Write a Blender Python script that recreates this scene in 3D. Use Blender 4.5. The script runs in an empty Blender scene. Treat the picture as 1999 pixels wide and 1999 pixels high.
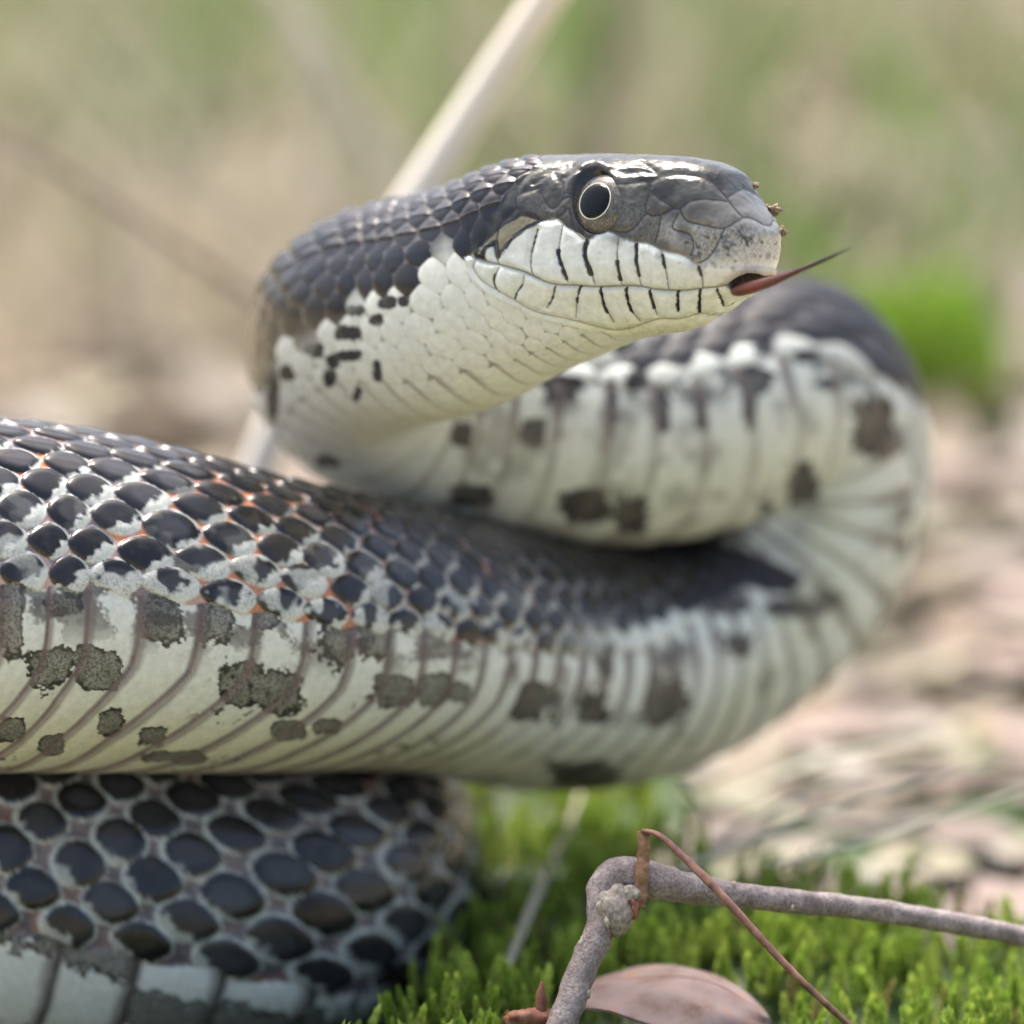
import bpy, math, random
import numpy as np
from mathutils import Vector

# ------------------------------------------------------------------ camera, sky, sun, exposure
sc = bpy.context.scene
FOC = 0.50            # focus distance, m
WID = 0.135           # picture width at the focus distance, m
PITCH = math.radians(12.0)
CAM_H = 0.170
CAM = np.array([0.0, -0.5, CAM_H])
RIGHT = np.array([1.0, 0.0, 0.0])
FWD = np.array([0.0, math.cos(PITCH), -math.sin(PITCH)])
UP = np.array([0.0, math.sin(PITCH), math.cos(PITCH)])

cam_d = bpy.data.cameras.new("camera")
cam = bpy.data.objects.new("camera", cam_d)
sc.collection.objects.link(cam)
cam.location = CAM
cam.rotation_euler = (math.pi / 2 - PITCH, 0, 0)
cam_d.sensor_width = 36.0
cam_d.lens = 36.0 * FOC / WID
cam_d.clip_start = 0.02
cam_d.clip_end = 200.0
cam_d.dof.use_dof = True
cam_d.dof.focus_distance = FOC
APERTURE = 0.0175     # lens opening, m
cam_d.dof.aperture_fstop = cam_d.lens * 0.001 / APERTURE
cam_d.dof.aperture_blades = 9
sc.camera = cam

SUN_EL, SUN_AZ = math.radians(66), math.radians(-28)   # azimuth clockwise from +Y
w = bpy.data.worlds.new("World")
sc.world = w
w.use_nodes = True
nt = w.node_tree
sky = nt.nodes.new("ShaderNodeTexSky")
sky.sky_type = 'NISHITA'
sky.sun_disc = False
sky.sun_elevation = SUN_EL
sky.sun_rotation = SUN_AZ % (2 * math.pi)
sky.air_density = 1.0
sky.dust_density = 6.0
sky.ozone_density = 0.3
nt.links.new(sky.outputs[0], nt.nodes["Background"].inputs[0])
nt.nodes["Background"].inputs[1].default_value = 0.14

sun_d = bpy.data.lights.new("sun", 'SUN')
sun_d.energy = 2.2
sun_d.angle = math.radians(22)
sun_d.color = (1.0, 0.97, 0.92)
sun = bpy.data.objects.new("sun", sun_d)
sc.collection.objects.link(sun)
sdir = Vector((math.sin(SUN_AZ) * math.cos(SUN_EL), math.cos(SUN_AZ) * math.cos(SUN_EL), math.sin(SUN_EL)))
sun.rotation_euler = sdir.to_track_quat('Z', 'Y').to_euler()

vs = sc.view_settings
vs.view_transform = 'Standard'
vs.look = 'None'
vs.exposure = 1.38
vs.gamma = 1.0
sc.cycles.use_denoising = True
sc.cycles.max_bounces = 8

random.seed(7)
RNG = np.random.default_rng(11)

# ------------------------------------------------------------------ helpers
def at(px, py, dmm=0.0):
    """photo pixel (0..1999) and distance behind the focus plane in mm -> world point"""
    d = FOC + dmm * 0.001
    k = WID / 1999.0 * d / FOC
    return CAM + FWD * d + RIGHT * ((px - 999.5) * k) + UP * ((999.5 - py) * k)

def project(P):
    q = P - CAM
    d = q @ FWD
    k = WID / 1999.0 * d / FOC
    return (q @ RIGHT) / k + 999.5, 999.5 - (q @ UP) / k

def ground_at(px, py, z=0.0):
    k = WID / 1999.0 / FOC
    r = FWD + RIGHT * ((px - 999.5) * k) + UP * ((999.5 - py) * k)
    t = (z - CAM[2]) / r[2]
    return CAM + r * t

def camvec(x, y, t):
    v = RIGHT * x + UP * y - FWD * t       # right, up, toward the camera
    return v / np.linalg.norm(v)

COL = sc.collection

def link(name, me, mats=None, parent=None, kind=None, label=None, cat=None, group=None):
    o = bpy.data.objects.new(name, me)
    COL.objects.link(o)
    if me is not None and mats is not None:
        for m in (mats if isinstance(mats, (list, tuple)) else [mats]):
            if len(me.materials) < 8 and m.name not in [x.name for x in me.materials if x]:
                me.materials.append(m)
    if parent is not None:
        o.parent = parent
        o.matrix_parent_inverse = parent.matrix_world.inverted()
    if kind: o["kind"] = kind
    if label: o["label"] = label
    if cat: o["category"] = cat
    if group: o["group"] = group
    return o

def empty(name, loc, label, cat, group=None):
    o = bpy.data.objects.new(name, None)
    COL.objects.link(o)
    o.location = loc
    o.empty_display_size = 0.005
    o["label"] = label
    o["category"] = cat
    if group: o["group"] = group
    bpy.context.view_layer.update()
    return o

def np_mesh(name, V, F, smooth=True, attrs=None):
    """V (n,3); F list of int arrays (m,3) or (m,4)"""
    me = bpy.data.meshes.new(name)
    V = np.ascontiguousarray(V, np.float32)
    Fs = F if isinstance(F, list) else [F]
    nl = sum(f.size for f in Fs)
    npoly = sum(len(f) for f in Fs)
    me.vertices.add(len(V))
    me.vertices.foreach_set("co", V.ravel())
    me.loops.add(nl)
    me.polygons.add(npoly)
    me.loops.foreach_set("vertex_index", np.concatenate([f.ravel() for f in Fs]).astype(np.int32))
    tot = np.concatenate([np.full(len(f), f.shape[1]) for f in Fs]).astype(np.int32)
    start = np.concatenate([[0], np.cumsum(tot)[:-1]]).astype(np.int32)
    me.polygons.foreach_set("loop_start", start)
    me.polygons.foreach_set("loop_total", tot)
    me.polygons.foreach_set("use_smooth", np.full(npoly, smooth))
    if attrs:
        for k, a in attrs.items():
            if a.ndim == 2:
                at_ = me.attributes.new(k, 'FLOAT_COLOR', 'POINT')
                c = np.ones((len(V), 4), np.float32)
                c[:, :3] = a
                at_.data.foreach_set("color", c.ravel())
            else:
                at_ = me.attributes.new(k, 'FLOAT', 'POINT')
                at_.data.foreach_set("value", a.astype(np.float32))
    me.update(calc_edges=True)
    me.validate()
    return me

def cspline(t, Y, tq):
    """natural cubic spline"""
    t = np.asarray(t, float); Y = np.asarray(Y, float)
    n = len(t); h = np.diff(t)
    A = np.zeros((n, n)); B = np.zeros_like(Y)
    A[0, 0] = A[-1, -1] = 1
    for i in range(1, n - 1):
        A[i, i - 1] = h[i - 1]; A[i, i] = 2 * (h[i - 1] + h[i]); A[i, i + 1] = h[i]
        B[i] = 3 * ((Y[i + 1] - Y[i]) / h[i] - (Y[i] - Y[i - 1]) / h[i - 1])
    c = np.linalg.solve(A, B)
    i = np.clip(np.searchsorted(t, tq, side='right') - 1, 0, n - 2)
    d = tq - t[i]
    sh = (slice(None),) + (None,) * (Y.ndim - 1)
    hi, dd = h[i][sh], d[sh]
    b = (Y[i + 1] - Y[i]) / hi - hi * (2 * c[i] + c[i + 1]) / 3
    dc = (c[i + 1] - c[i]) / (3 * hi)
    return Y[i] + dd * (b + dd * (c[i] + dd * dc))

def h1(*a):
    """hash of integer arrays -> [0,1)"""
    x = np.zeros(np.broadcast(*a).shape, np.uint64) if len(a) > 1 else np.zeros(np.shape(a[0]), np.uint64)
    for k, v in enumerate(a):
        x = x ^ ((np.asarray(v, np.int64).astype(np.uint64) + np.uint64(1013 * k + 7)) * np.uint64([0x9E3779B97F4A7C15, 0xC2B2AE3D27D4EB4F, 0x165667B19E3779F9][k % 3]))
        x = (x ^ (x >> np.uint64(31))) * np.uint64(0xBF58476D1CE4E5B9)
    x = x ^ (x >> np.uint64(27))
    return (x % np.uint64(1000003)).astype(np.float64) / 1000003.0

def vnoise2(x, y, seed=0):
    xi, yi = np.floor(x), np.floor(y)
    fx, fy = x - xi, y - yi
    fx = fx * fx * (3 - 2 * fx); fy = fy * fy * (3 - 2 * fy)
    xi = xi.astype(np.int64); yi = yi.astype(np.int64)
    s = np.full(xi.shape, seed, np.int64)
    a = h1(xi, yi, s); b = h1(xi + 1, yi, s); c = h1(xi, yi + 1, s); d = h1(xi + 1, yi + 1, s)
    return (a * (1 - fx) + b * fx) * (1 - fy) + (c * (1 - fx) + d * fx) * fy

def vnoise3(P, f, seed=0):
    q = P * f
    i = np.floor(q); fr = q - i
    fr = fr * fr * (3 - 2 * fr)
    i = i.astype(np.int64)
    out = 0
    for dx in (0, 1):
        for dy in (0, 1):
            for dz in (0, 1):
                wt = (fr[:, 0] if dx else 1 - fr[:, 0]) * (fr[:, 1] if dy else 1 - fr[:, 1]) * (fr[:, 2] if dz else 1 - fr[:, 2])
                out = out + wt * h1(i[:, 0] + dx, i[:, 1] + dy + 7919 * (i[:, 2] + dz), np.full(len(q), seed, np.int64))
    return out

def sstep(a, b, x):
    t = np.clip((x - a) / (b - a), 0, 1)
    return t * t * (3 - 2 * t)

def seg_dist(px, py, poly):
    """distance to a polyline"""
    d = np.full(px.shape, 1e9)
    for (x0, y0), (x1, y1) in zip(poly[:-1], poly[1:]):
        dx, dy = x1 - x0, y1 - y0
        t = np.clip(((px - x0) * dx + (py - y0) * dy) / (dx * dx + dy * dy + 1e-9), 0, 1)
        d = np.minimum(d, np.hypot(px - x0 - t * dx, py - y0 - t * dy))
    return d

def smooth_poly(p, n=6):
    p = np.array(p, float)
    if len(p) < 3: return [tuple(q) for q in p]
    t = np.concatenate([[0], np.cumsum(np.hypot(*np.diff(p, axis=0).T))])
    tq = np.linspace(0, t[-1], (len(p) - 1) * n + 1)
    return [tuple(q) for q in cspline(t, p, tq)]

def in_poly(px, py, poly):
    ins = np.zeros(px.shape, bool)
    n = len(poly)
    for i in range(n):
        x0, y0 = poly[i]; x1, y1 = poly[(i + 1) % n]
        c = ((y0 > py) != (y1 > py)) & (px < (x1 - x0) * (py - y0) / (y1 - y0 + 1e-12) + x0)
        ins ^= c
    return ins

def frames(C, up0=None):
    T = np.gradient(C, axis=0)
    T /= np.linalg.norm(T, axis=1)[:, None]
    D = np.zeros_like(T)
    d = np.array([0, 0, 1.0]) if up0 is None else np.array(up0, float)
    for i in range(len(T)):
        d = d - T[i] * (d @ T[i]); d /= np.linalg.norm(d); D[i] = d
    return T, D, np.cross(T, D)

def tube_mesh(name, C, R, n=14, flat=None, noise=0.0, nf=600, cap=True, seed=0, up0=None):
    """C (m,3) centreline, R (m,) radii; flat (m,) scales the D axis"""
    T, D, S = frames(C, up0)
    th = np.linspace(0, 2 * np.pi, n, endpoint=False)
    fl = np.ones(len(C)) if flat is None else flat
    V = (C[:, None, :] + R[:, None, None] * (np.cos(th)[None, :, None] * D[:, None, :] * fl[:, None, None] + np.sin(th)[None, :, None] * S[:, None, :]))
    if noise:
        off = V - C[:, None, :]
        nn = vnoise3(V.reshape(-1, 3), nf, seed).reshape(V.shape[:2]) - 0.5
        V = C[:, None, :] + off * (1 + noise * nn[:, :, None])
    m = len(C)
    V = V.reshape(-1, 3)
    i = np.arange(m - 1)[:, None] * n; j = np.arange(n)[None, :]; j2 = (j + 1) % n
    F = np.stack([i + j, i + j2, i + n + j2, i + n + j], -1).reshape(-1, 4)
    Fs = [F]
    if cap:
        V = np.vstack([V, C[:1], C[-1:]])
        a = len(V) - 2
        jj = np.arange(n)
        Fs.append(np.stack([np.full(n, a), (jj + 1) % n, jj], -1))
        Fs.append(np.stack([np.full(n, a + 1), (m - 1) * n + jj, (m - 1) * n + (jj + 1) % n], -1))
    return np_mesh(name, V, Fs)

def pathpts(pts, n):
    P = np.array(pts, float)
    t = np.concatenate([[0], np.cumsum(np.linalg.norm(np.diff(P[:, :3], axis=0), axis=1))])
    return cspline(t, P, np.linspace(0, t[-1], n))

# ------------------------------------------------------------------ materials
def mat(name):
    m = bpy.data.materials.new(name)
    m.use_nodes = True
    return m, m.node_tree, m.node_tree.nodes["Principled BSDF"]

def ramp(nt, fac, stops):
    r = nt.nodes.new("ShaderNodeValToRGB")
    e = r.color_ramp.elements
    while len(e) < len(stops): e.new(0.5)
    for el, (p, c) in zip(e, stops):
        el.position = p; el.color = (*c, 1)
    nt.links.new(fac, r.inputs[0])
    return r.outputs[0]

def noise_node(nt, scale, detail=4, rough=0.55, vec=None, dist=0.0):
    n = nt.nodes.new("ShaderNodeTexNoise")
    n.inputs["Scale"].default_value = scale
    n.inputs["Detail"].default_value = detail
    n.inputs["Roughness"].default_value = rough
    n.inputs["Distortion"].default_value = dist
    if vec is None:
        tc = nt.nodes.new("ShaderNodeTexCoord"); vec = tc.outputs["Object"]
    nt.links.new(vec, n.inputs["Vector"])
    return n

def add_bump(nt, b, h, strength, dist):
    bp = nt.nodes.new("ShaderNodeBump")
    bp.inputs["Strength"].default_value = strength
    bp.inputs["Distance"].default_value = dist
    nt.links.new(h, bp.inputs["Height"])
    nt.links.new(bp.outputs[0], b.inputs["Normal"])

def mix(nt, fac, a, b, mode='MIX'):
    m = nt.nodes.new("ShaderNodeMix")
    m.data_type = 'RGBA'; m.blend_type = mode
    for s, v in ((0, fac), (6, a), (7, b)):
        if hasattr(v, "links") or hasattr(v, "is_linked"): nt.links.new(v, m.inputs[s])
        elif s == 0: m.inputs[0].default_value = v
        else: m.inputs[s].default_value = (*v, 1)
    return m.outputs[2]

def simple_mat(name, stops, scale, rough=0.6, bump=0.3, bdist=0.0005, detail=5, stretch=None, sheen=None):
    m, nt, b = mat(name)
    vec = None
    if stretch:
        tc = nt.nodes.new("ShaderNodeTexCoord"); mp = nt.nodes.new("ShaderNodeMapping")
        mp.inputs["Scale"].default_value = stretch
        nt.links.new(tc.outputs["Object"], mp.inputs[0]); vec = mp.outputs[0]
    n = noise_node(nt, scale, detail, 0.6, vec)
    nt.links.new(ramp(nt, n.outputs[0], stops), b.inputs["Base Color"])
    b.inputs["Roughness"].default_value = rough
    if bump: add_bump(nt, b, n.outputs[0], bump, bdist)
    return m

# snake skin: pigment, roughness and grain come from the mesh; grain breaks the grey patches into specks
m_snake, nt, b = mat("snake_skin")
a1 = nt.nodes.new("ShaderNodeAttribute"); a1.attribute_name = "pigment"
a2 = nt.nodes.new("ShaderNodeAttribute"); a2.attribute_name = "grain"
a3 = nt.nodes.new("ShaderNodeAttribute"); a3.attribute_name = "gloss"
n1 = noise_node(nt, 2600, 4, 0.65)
sp = ramp(nt, n1.outputs[0], [(0.46, (0, 0, 0)), (0.58, (1, 1, 1))])
mm = nt.nodes.new("ShaderNodeMath"); mm.operation = 'MULTIPLY'
nt.links.new(sp, mm.inputs[0]); nt.links.new(a2.outputs["Fac"], mm.inputs[1])
c1 = mix(nt, mm.outputs[0], a1.outputs["Color"], (0.03, 0.03, 0.028))
n2 = noise_node(nt, 900, 3, 0.6)
v2 = ramp(nt, n2.outputs[0], [(0.3, (0.86, 0.86, 0.85)), (0.7, (1.06, 1.06, 1.05))])
c2 = mix(nt, 1.0, c1, v2, 'MULTIPLY')
nt.links.new(c2, b.inputs["Base Color"])
nt.links.new(a3.outputs["Fac"], b.inputs["Roughness"])
n3 = noise_node(nt, 3500, 3, 0.6)
add_bump(nt, b, n3.outputs[0], 0.10, 0.0002)
b.inputs["Specular IOR Level"].default_value = 0.42
b.inputs["Subsurface Weight"].default_value = 0.0

m_eye = simple_mat("eye_spectacle", [(0.3, (0.03, 0.03, 0.028)), (0.52, (0.085, 0.08, 0.07)), (0.7, (0.17, 0.16, 0.14))], 2600, 0.08, 0, detail=5)
m_pupil, nt, b = mat("pupil_black")
b.inputs["Base Color"].default_value = (0.002, 0.003, 0.003, 1); b.inputs["Roughness"].default_value = 0.04; b.inputs["Specular IOR Level"].default_value = 0.22
m_ring = simple_mat("iris_ring_silver", [(0.3, (0.42, 0.40, 0.34)), (0.7, (0.66, 0.64, 0.56))], 3000, 0.3, 0)
m_tongue, nt, b = mat("tongue_red_to_black")
aa = nt.nodes.new("ShaderNodeAttribute"); aa.attribute_name = "along"
nt.links.new(ramp(nt, aa.outputs["Fac"], [(0.0, (0.05, 0.016, 0.014)), (0.25, (0.16, 0.05, 0.04)), (0.5, (0.10, 0.04, 0.04)), (0.75, (0.035, 0.025, 0.03)), (1.0, (0.02, 0.016, 0.02))]), b.inputs["Base Color"])
b.inputs["Roughness"].default_value = 0.32

m_twig, nt, b = mat("twig_bark")
n1 = noise_node(nt, 420, 6, 0.65); n2 = noise_node(nt, 2400, 5, 0.7)
ca = ramp(nt, n1.outputs[0], [(0.30, (0.15, 0.115, 0.105)), (0.5, (0.24, 0.195, 0.185)), (0.68, (0.36, 0.31, 0.29))])
cb = ramp(nt, n2.outputs[0], [(0.32, (0.45, 0.42, 0.40)), (0.5, (1.0, 1.0, 1.0)), (0.70, (1.55, 1.5, 1.45))])
nt.links.new(mix(nt, 1.0, ca, cb, 'MULTIPLY'), b.inputs["Base Color"])
b.inputs["Roughness"].default_value = 0.5
add_bump(nt, b, n2.outputs[0], 0.7, 0.0003)
m_node = simple_mat("twig_scar", [(0.3, (0.13, 0.10, 0.085)), (0.5, (0.26, 0.22, 0.18)), (0.66, (0.42, 0.36, 0.29))], 1300, 0.6, 0.5, 0.0004)
m_lent = simple_mat("lenticel_pale", [(0.3, (0.30, 0.24, 0.17)), (0.7, (0.52, 0.46, 0.36))], 1500, 0.6, 0.2)
m_stub = simple_mat("dry_stem_bark", [(0.3, (0.10, 0.045, 0.022)), (0.55, (0.24, 0.13, 0.065)), (0.75, (0.38, 0.24, 0.13))], 700, 0.6, 0.5, 0.0003)
m_blade = simple_mat("dry_blade_russet", [(0.3, (0.10, 0.045, 0.035)), (0.5, (0.26, 0.12, 0.08)), (0.72, (0.42, 0.22, 0.14))], 420, 0.5, 0.3, 0.0002)
m_leaf = simple_mat("fallen_leaf_pink", [(0.30, (0.14, 0.08, 0.06)), (0.45, (0.25, 0.165, 0.14)), (0.56, (0.28, 0.21, 0.19)), (0.70, (0.36, 0.19, 0.115))], 170, 0.75, 0.25, 0.0004)
m_rib = simple_mat("leaf_rib", [(0.3, (0.16, 0.09, 0.07)), (0.7, (0.26, 0.16, 0.12))], 300, 0.6, 0.2)
m_chip = simple_mat("bark_chip", [(0.3, (0.11, 0.035, 0.02)), (0.7, (0.30, 0.13, 0.075))], 500, 0.6, 0.4)
m_crumb = simple_mat("soil_crumb", [(0.35, (0.05, 0.04, 0.03)), (0.5, (0.22, 0.16, 0.10)), (0.66, (0.42, 0.28, 0.15))], 2500, 0.8, 0.6, 0.0002)
m_stalk = simple_mat("dry_stalk_cream", [(0.30, (0.60, 0.58, 0.48)), (0.42, (0.80, 0.73, 0.60)), (0.64, (0.86, 0.80, 0.68))], 16, 0.55, 0.1, 0.0005, 2)
m_brown = simple_mat("brown_stem", [(0.3, (0.15, 0.11, 0.09)), (0.7, (0.28, 0.21, 0.17))], 60, 0.7, 0.1)
m_tan = simple_mat("tan_blade", [(0.3, (0.42, 0.37, 0.26)), (0.7, (0.55, 0.49, 0.36))], 40, 0.6, 0.1)
m_grey = simple_mat("pale_grey_stem", [(0.3, (0.34, 0.35, 0.24)), (0.7, (0.50, 0.48, 0.38))], 60, 0.6, 0.1)

def attr_mat(name, rough=0.55, trans=0.0):
    m, nt, b = mat(name)
    a = nt.nodes.new("ShaderNodeAttribute"); a.attribute_name = "pigment"
    n = noise_node(nt, 700, 4)
    v = ramp(nt, n.outputs[0], [(0.3, (0.75, 0.75, 0.75)), (0.7, (1.15, 1.15, 1.15))])
    c = mix(nt, 1.0, a.outputs["Color"], v, 'MULTIPLY')
    nt.links.new(c, b.inputs["Base Color"])
    b.inputs["Roughness"].default_value = rough
    if trans:
        out = nt.nodes["Material Output"]
        t = nt.nodes.new("ShaderNodeBsdfTranslucent")
        nt.links.new(c, t.inputs[0])
        ms = nt.nodes.new("ShaderNodeMixShader"); ms.inputs[0].default_value = trans
        nt.links.new(b.outputs[0], ms.inputs[1]); nt.links.new(t.outputs[0], ms.inputs[2])
        nt.links.new(ms.outputs[0], out.inputs[0])
    return m
m_moss = attr_mat("moss_green", 0.5, 0.35)
m_green = attr_mat("green_leaf", 0.45, 0.5)
m_litter = attr_mat("litter_leaf", 0.9, 0.15)
m_grass = attr_mat("grass_blade", 0.5, 0.3)

m_ground, nt, b = mat("woodland_soil")
n1 = noise_node(nt, 7.0, 5, 0.55)
n2 = noise_node(nt, 45.0, 6, 0.65)
n3 = noise_node(nt, 400.0, 5, 0.7)
ca = ramp(nt, n1.outputs[0], [(0.30, (0.30, 0.32, 0.17)), (0.45, (0.47, 0.42, 0.27)), (0.58, (0.57, 0.47, 0.34)), (0.72, (0.50, 0.40, 0.30))])
cb = ramp(nt, n2.outputs[0], [(0.30, (0.45, 0.44, 0.42)), (0.5, (0.95, 0.92, 0.88)), (0.7, (1.25, 1.22, 1.15))])
cc = ramp(nt, n3.outputs[0], [(0.3, (0.6, 0.58, 0.55)), (0.7, (1.2, 1.2, 1.2))])
nt.links.new(mix(nt, 1.0, mix(nt, 1.0, ca, cb, 'MULTIPLY'), cc, 'MULTIPLY'), b.inputs["Base Color"])
b.inputs["Roughness"].default_value = 0.9
add_bump(nt, b, n3.outputs[0], 0.6, 0.002)

# ------------------------------------------------------------------ ground
def ground_z(x, y):
    r = np.hypot(x, y)
    return -0.0245 + sstep(0.15, 1.5, r) * 0.02 * (vnoise2(x * 3 + 50, y * 3 + 50, 3) - 0.5) + sstep(1.5, 8, r) * 0.5 * (vnoise2(x * 0.35 + 9, y * 0.35 + 9, 5) - 0.35)

def build_ground():
    a = np.linspace(-1, 1, 241)
    g = np.sign(a) * (np.abs(a) ** 3.2) * 60.0 + a * 0.6
    X, Y = np.meshgrid(g, g, indexing='ij')
    Z = ground_z(X.ravel(), Y.ravel())
    V = np.stack([X.ravel(), Y.ravel(), Z], -1)
    n = len(g)
    i, j = np.meshgrid(np.arange(n - 1), np.arange(n - 1), indexing='ij')
    q = (i * n + j).ravel()
    F = np.stack([q, q + n, q + n + 1, q + 1], -1)
    link("ground", np_mesh("ground", V, F), m_ground, kind="structure")
build_ground()

# ------------------------------------------------------------------ the snake
def gnd(x, dl, z):
    d = FOC + dl * 0.001
    v = (z * 0.001 - CAM[2] + d * math.sin(PITCH)) / math.cos(PITCH)
    return CAM + FWD * d + UP * v + RIGHT * (x * 0.001)

PSI = math.radians(37)
FH = camvec(math.cos(PSI), 0, math.sin(PSI))         # head: forward
RH = camvec(-math.sin(PSI), 0, math.cos(PSI))        # head: its right side
HX, HD = 1500.0, -5.0                                 # snout tip
def head_pt(f, ypx):
    dl = HD - f * math.sin(PSI)
    k0 = WID / 1999 * (FOC + HD * 1e-3) / FOC
    X = (HX - 999.5) * k0 + f * 1e-3 * math.cos(PSI)
    k1 = WID / 1999 * (FOC + dl * 1e-3) / FOC
    return at(999.5 + X / k1, ypx, dl)

# centre, half width, half height up, half height down (mm), dorsal direction (right, up, toward), scale pitch mm
CP = [
 (gnd(-140, 132, -2), 23, 23, 23, (0, 1, 0), 9.0),
 (gnd(-97, 132, -2), 23, 23, 23, (0, 1, 0), 9.0),
 (gnd(-62, 123, -3), 23.3, 23.3, 23.3, (0.05, 1, 0), 9.0),
 (gnd(-37.5, 104, -4), 23.6, 23.6, 23.6, (0.1, 1, 0.0), 9.0),
 (gnd(-29, 81, -4), 24, 24, 24, (0.15, 1, 0.0), 9.0),
 (gnd(-38, 60, -2), 24.2, 24.2, 24.2, (0.2, 1, -0.15), 9.0),
 (gnd(-64, 48, 3), 24.4, 24.4, 24.4, (0.15, 1, -0.30), 9.0),
 (gnd(-102, 44, 10), 24.2, 24.2, 24.2, (0.1, 1, -0.35), 9.0),
 (gnd(-144, 45, 14), 23.5, 23.5, 23.5, (0.1, 1, -0.15), 8.2),
 (gnd(-176, 40, 22), 22, 22, 22, (0.4, 1, 0.0), 7.2),
 (gnd(-190, 23, 32), 22.5, 22.5, 22.5, (0.4, 1, -0.1), 7.2),
 (gnd(-172, 7, 46), 23, 23, 23, (0.1, 1, -0.35), 7.2),
 (gnd(-130, 8, 52), 23.5, 23.5, 23.5, (0, 0.85, -0.5), 7.1),
 (at(-200, 1160, 14), 23.5, 23.5, 23.5, (0, 0.83, -0.56), 7.0),
 (at(50, 1167, 20), 23.3, 23.3, 23.3, (0, 0.83, -0.56), 6.9),
 (at(250, 1186, 24), 22.3, 22.3, 22.3, (0, 0.83, -0.56), 6.6),
 (at(450, 1212, 30), 20.8, 20.8, 20.8, (0, 0.83, -0.56), 5.9),
 (at(650, 1232, 40), 19.4, 19.4, 19.4, (0, 0.82, -0.57), 5.4),
 (at(850, 1256, 54), 18.6, 18.6, 18.6, (0, 0.80, -0.60), 5.0),
 (at(1050, 1296, 70), 18.6, 18.6, 18.6, (-0.05, 0.72, -0.70), 5.2),
 (at(1240, 1285, 84), 18.3, 18.3, 18.3, (-0.1, 0.60, -0.80), 5.6),
 (at(1410, 1205, 94), 18.0, 18.0, 18.0, (-0.2, 0.40, -0.9), 6.0),
 (at(1530, 1080, 98), 17.8, 17.8, 17.8, (-0.2, 0.25, -1), 6.4),
 (at(1592, 920, 97), 17.7, 17.7, 17.7, (0.15, 0.2, -1), 6.8),
 (at(1550, 780, 90), 17.8, 17.8, 17.8, (0.25, 0.55, -0.8), 6.8),
 (at(1420, 790, 82), 17.8, 17.8, 17.8, (0.1, 0.65, -0.75), 6.8),
 (at(1245, 832, 75), 17.4, 17.4, 17.4, (0, 0.65, -0.76), 6.7),
 (at(1050, 822, 70), 17.0, 17.0, 17.0, (0, 0.68, -0.73), 6.4),
 (at(885, 802, 67), 16.6, 16.6, 16.6, (-0.05, 0.72, -0.68), 6.0),
 (at(768, 768, 63), 16.2, 16.2, 16.2, (-0.15, 0.85, -0.5), 5.6),
 (at(697, 705, 56), 15.8, 15.8, 15.8, (-0.3, 0.92, -0.2), 5.1),
 (at(706, 648, 47), 15.4, 15.6, 15.8, (-0.3, 0.93, -0.2), 4.7),
 (at(768, 612, 38), 14.8, 15.4, 16.0, (-0.25, 0.92, -0.3), 4.3),
 (at(860, 590, 30), 14.2, 15.2, 16.2, (-0.2, 0.94, -0.3), 3.9),
 (head_pt(-46, 556), 13.8, 14.6, 15.6, (-0.1, 0.98, -0.15), 3.5),
 (head_pt(-40, 529), 13.5, 14.4, 14.7, (-0.1, 1, -0.08), 3.3),
 (head_pt(-34, 506), 12.9, 13.9, 14.1, (-0.05, 1, -0.03), 3.2),
 (head_pt(-28, 490), 12.0, 13.0, 13.3, (0, 1, 0), 3.2),
 (head_pt(-22, 479), 10.9, 12.1, 12.3, (0, 1, 0), 3.2),
 (head_pt(-16, 474), 9.6, 11.5, 11.7, (0, 1, 0), 3.2),
 (head_pt(-10, 474), 8.3, 11.0, 10.8, (0, 1, 0), 3.2),
 (head_pt(-5, 478), 7.0, 9.9, 8.7, (0, 1, 0), 3.2),
 (head_pt(0, 484), 5.6, 8.2, 6.2, (0, 1, 0), 3.2),
]
P = np.array([c[0] for c in CP]) * 1000.0            # mm from here
tt = np.concatenate([[0], np.cumsum(np.linalg.norm(np.diff(P, axis=0), axis=1))])
tq = np.linspace(0, tt[-1], 6000)
Cq = cspline(tt, P, tq)
sq = np.concatenate([[0], np.cumsum(np.linalg.norm(np.diff(Cq, axis=0), axis=1))])
STOT = sq[-1]
s_cp = np.interp(tt, tq, sq)                          # arc length at each control point
I_LEFT, I_STRAND, I_LOOP, I_BEND, I_NECK, I_HEAD = 13, 18, 22, 29, 32, 34
def t_of(s): return np.interp(s, sq, tq)
Dcp = np.array([camvec(*c[4]) for c in CP])
Rcp = np.array([c[1:4] for c in CP], float)
pit = np.array([c[5] for c in CP], float)
sfine = np.linspace(0, STOT, 4000)
ufine = np.concatenate([[0], np.cumsum(np.diff(sfine) / np.interp(0.5 * (sfine[1:] + sfine[:-1]), s_cp, pit))])

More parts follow.
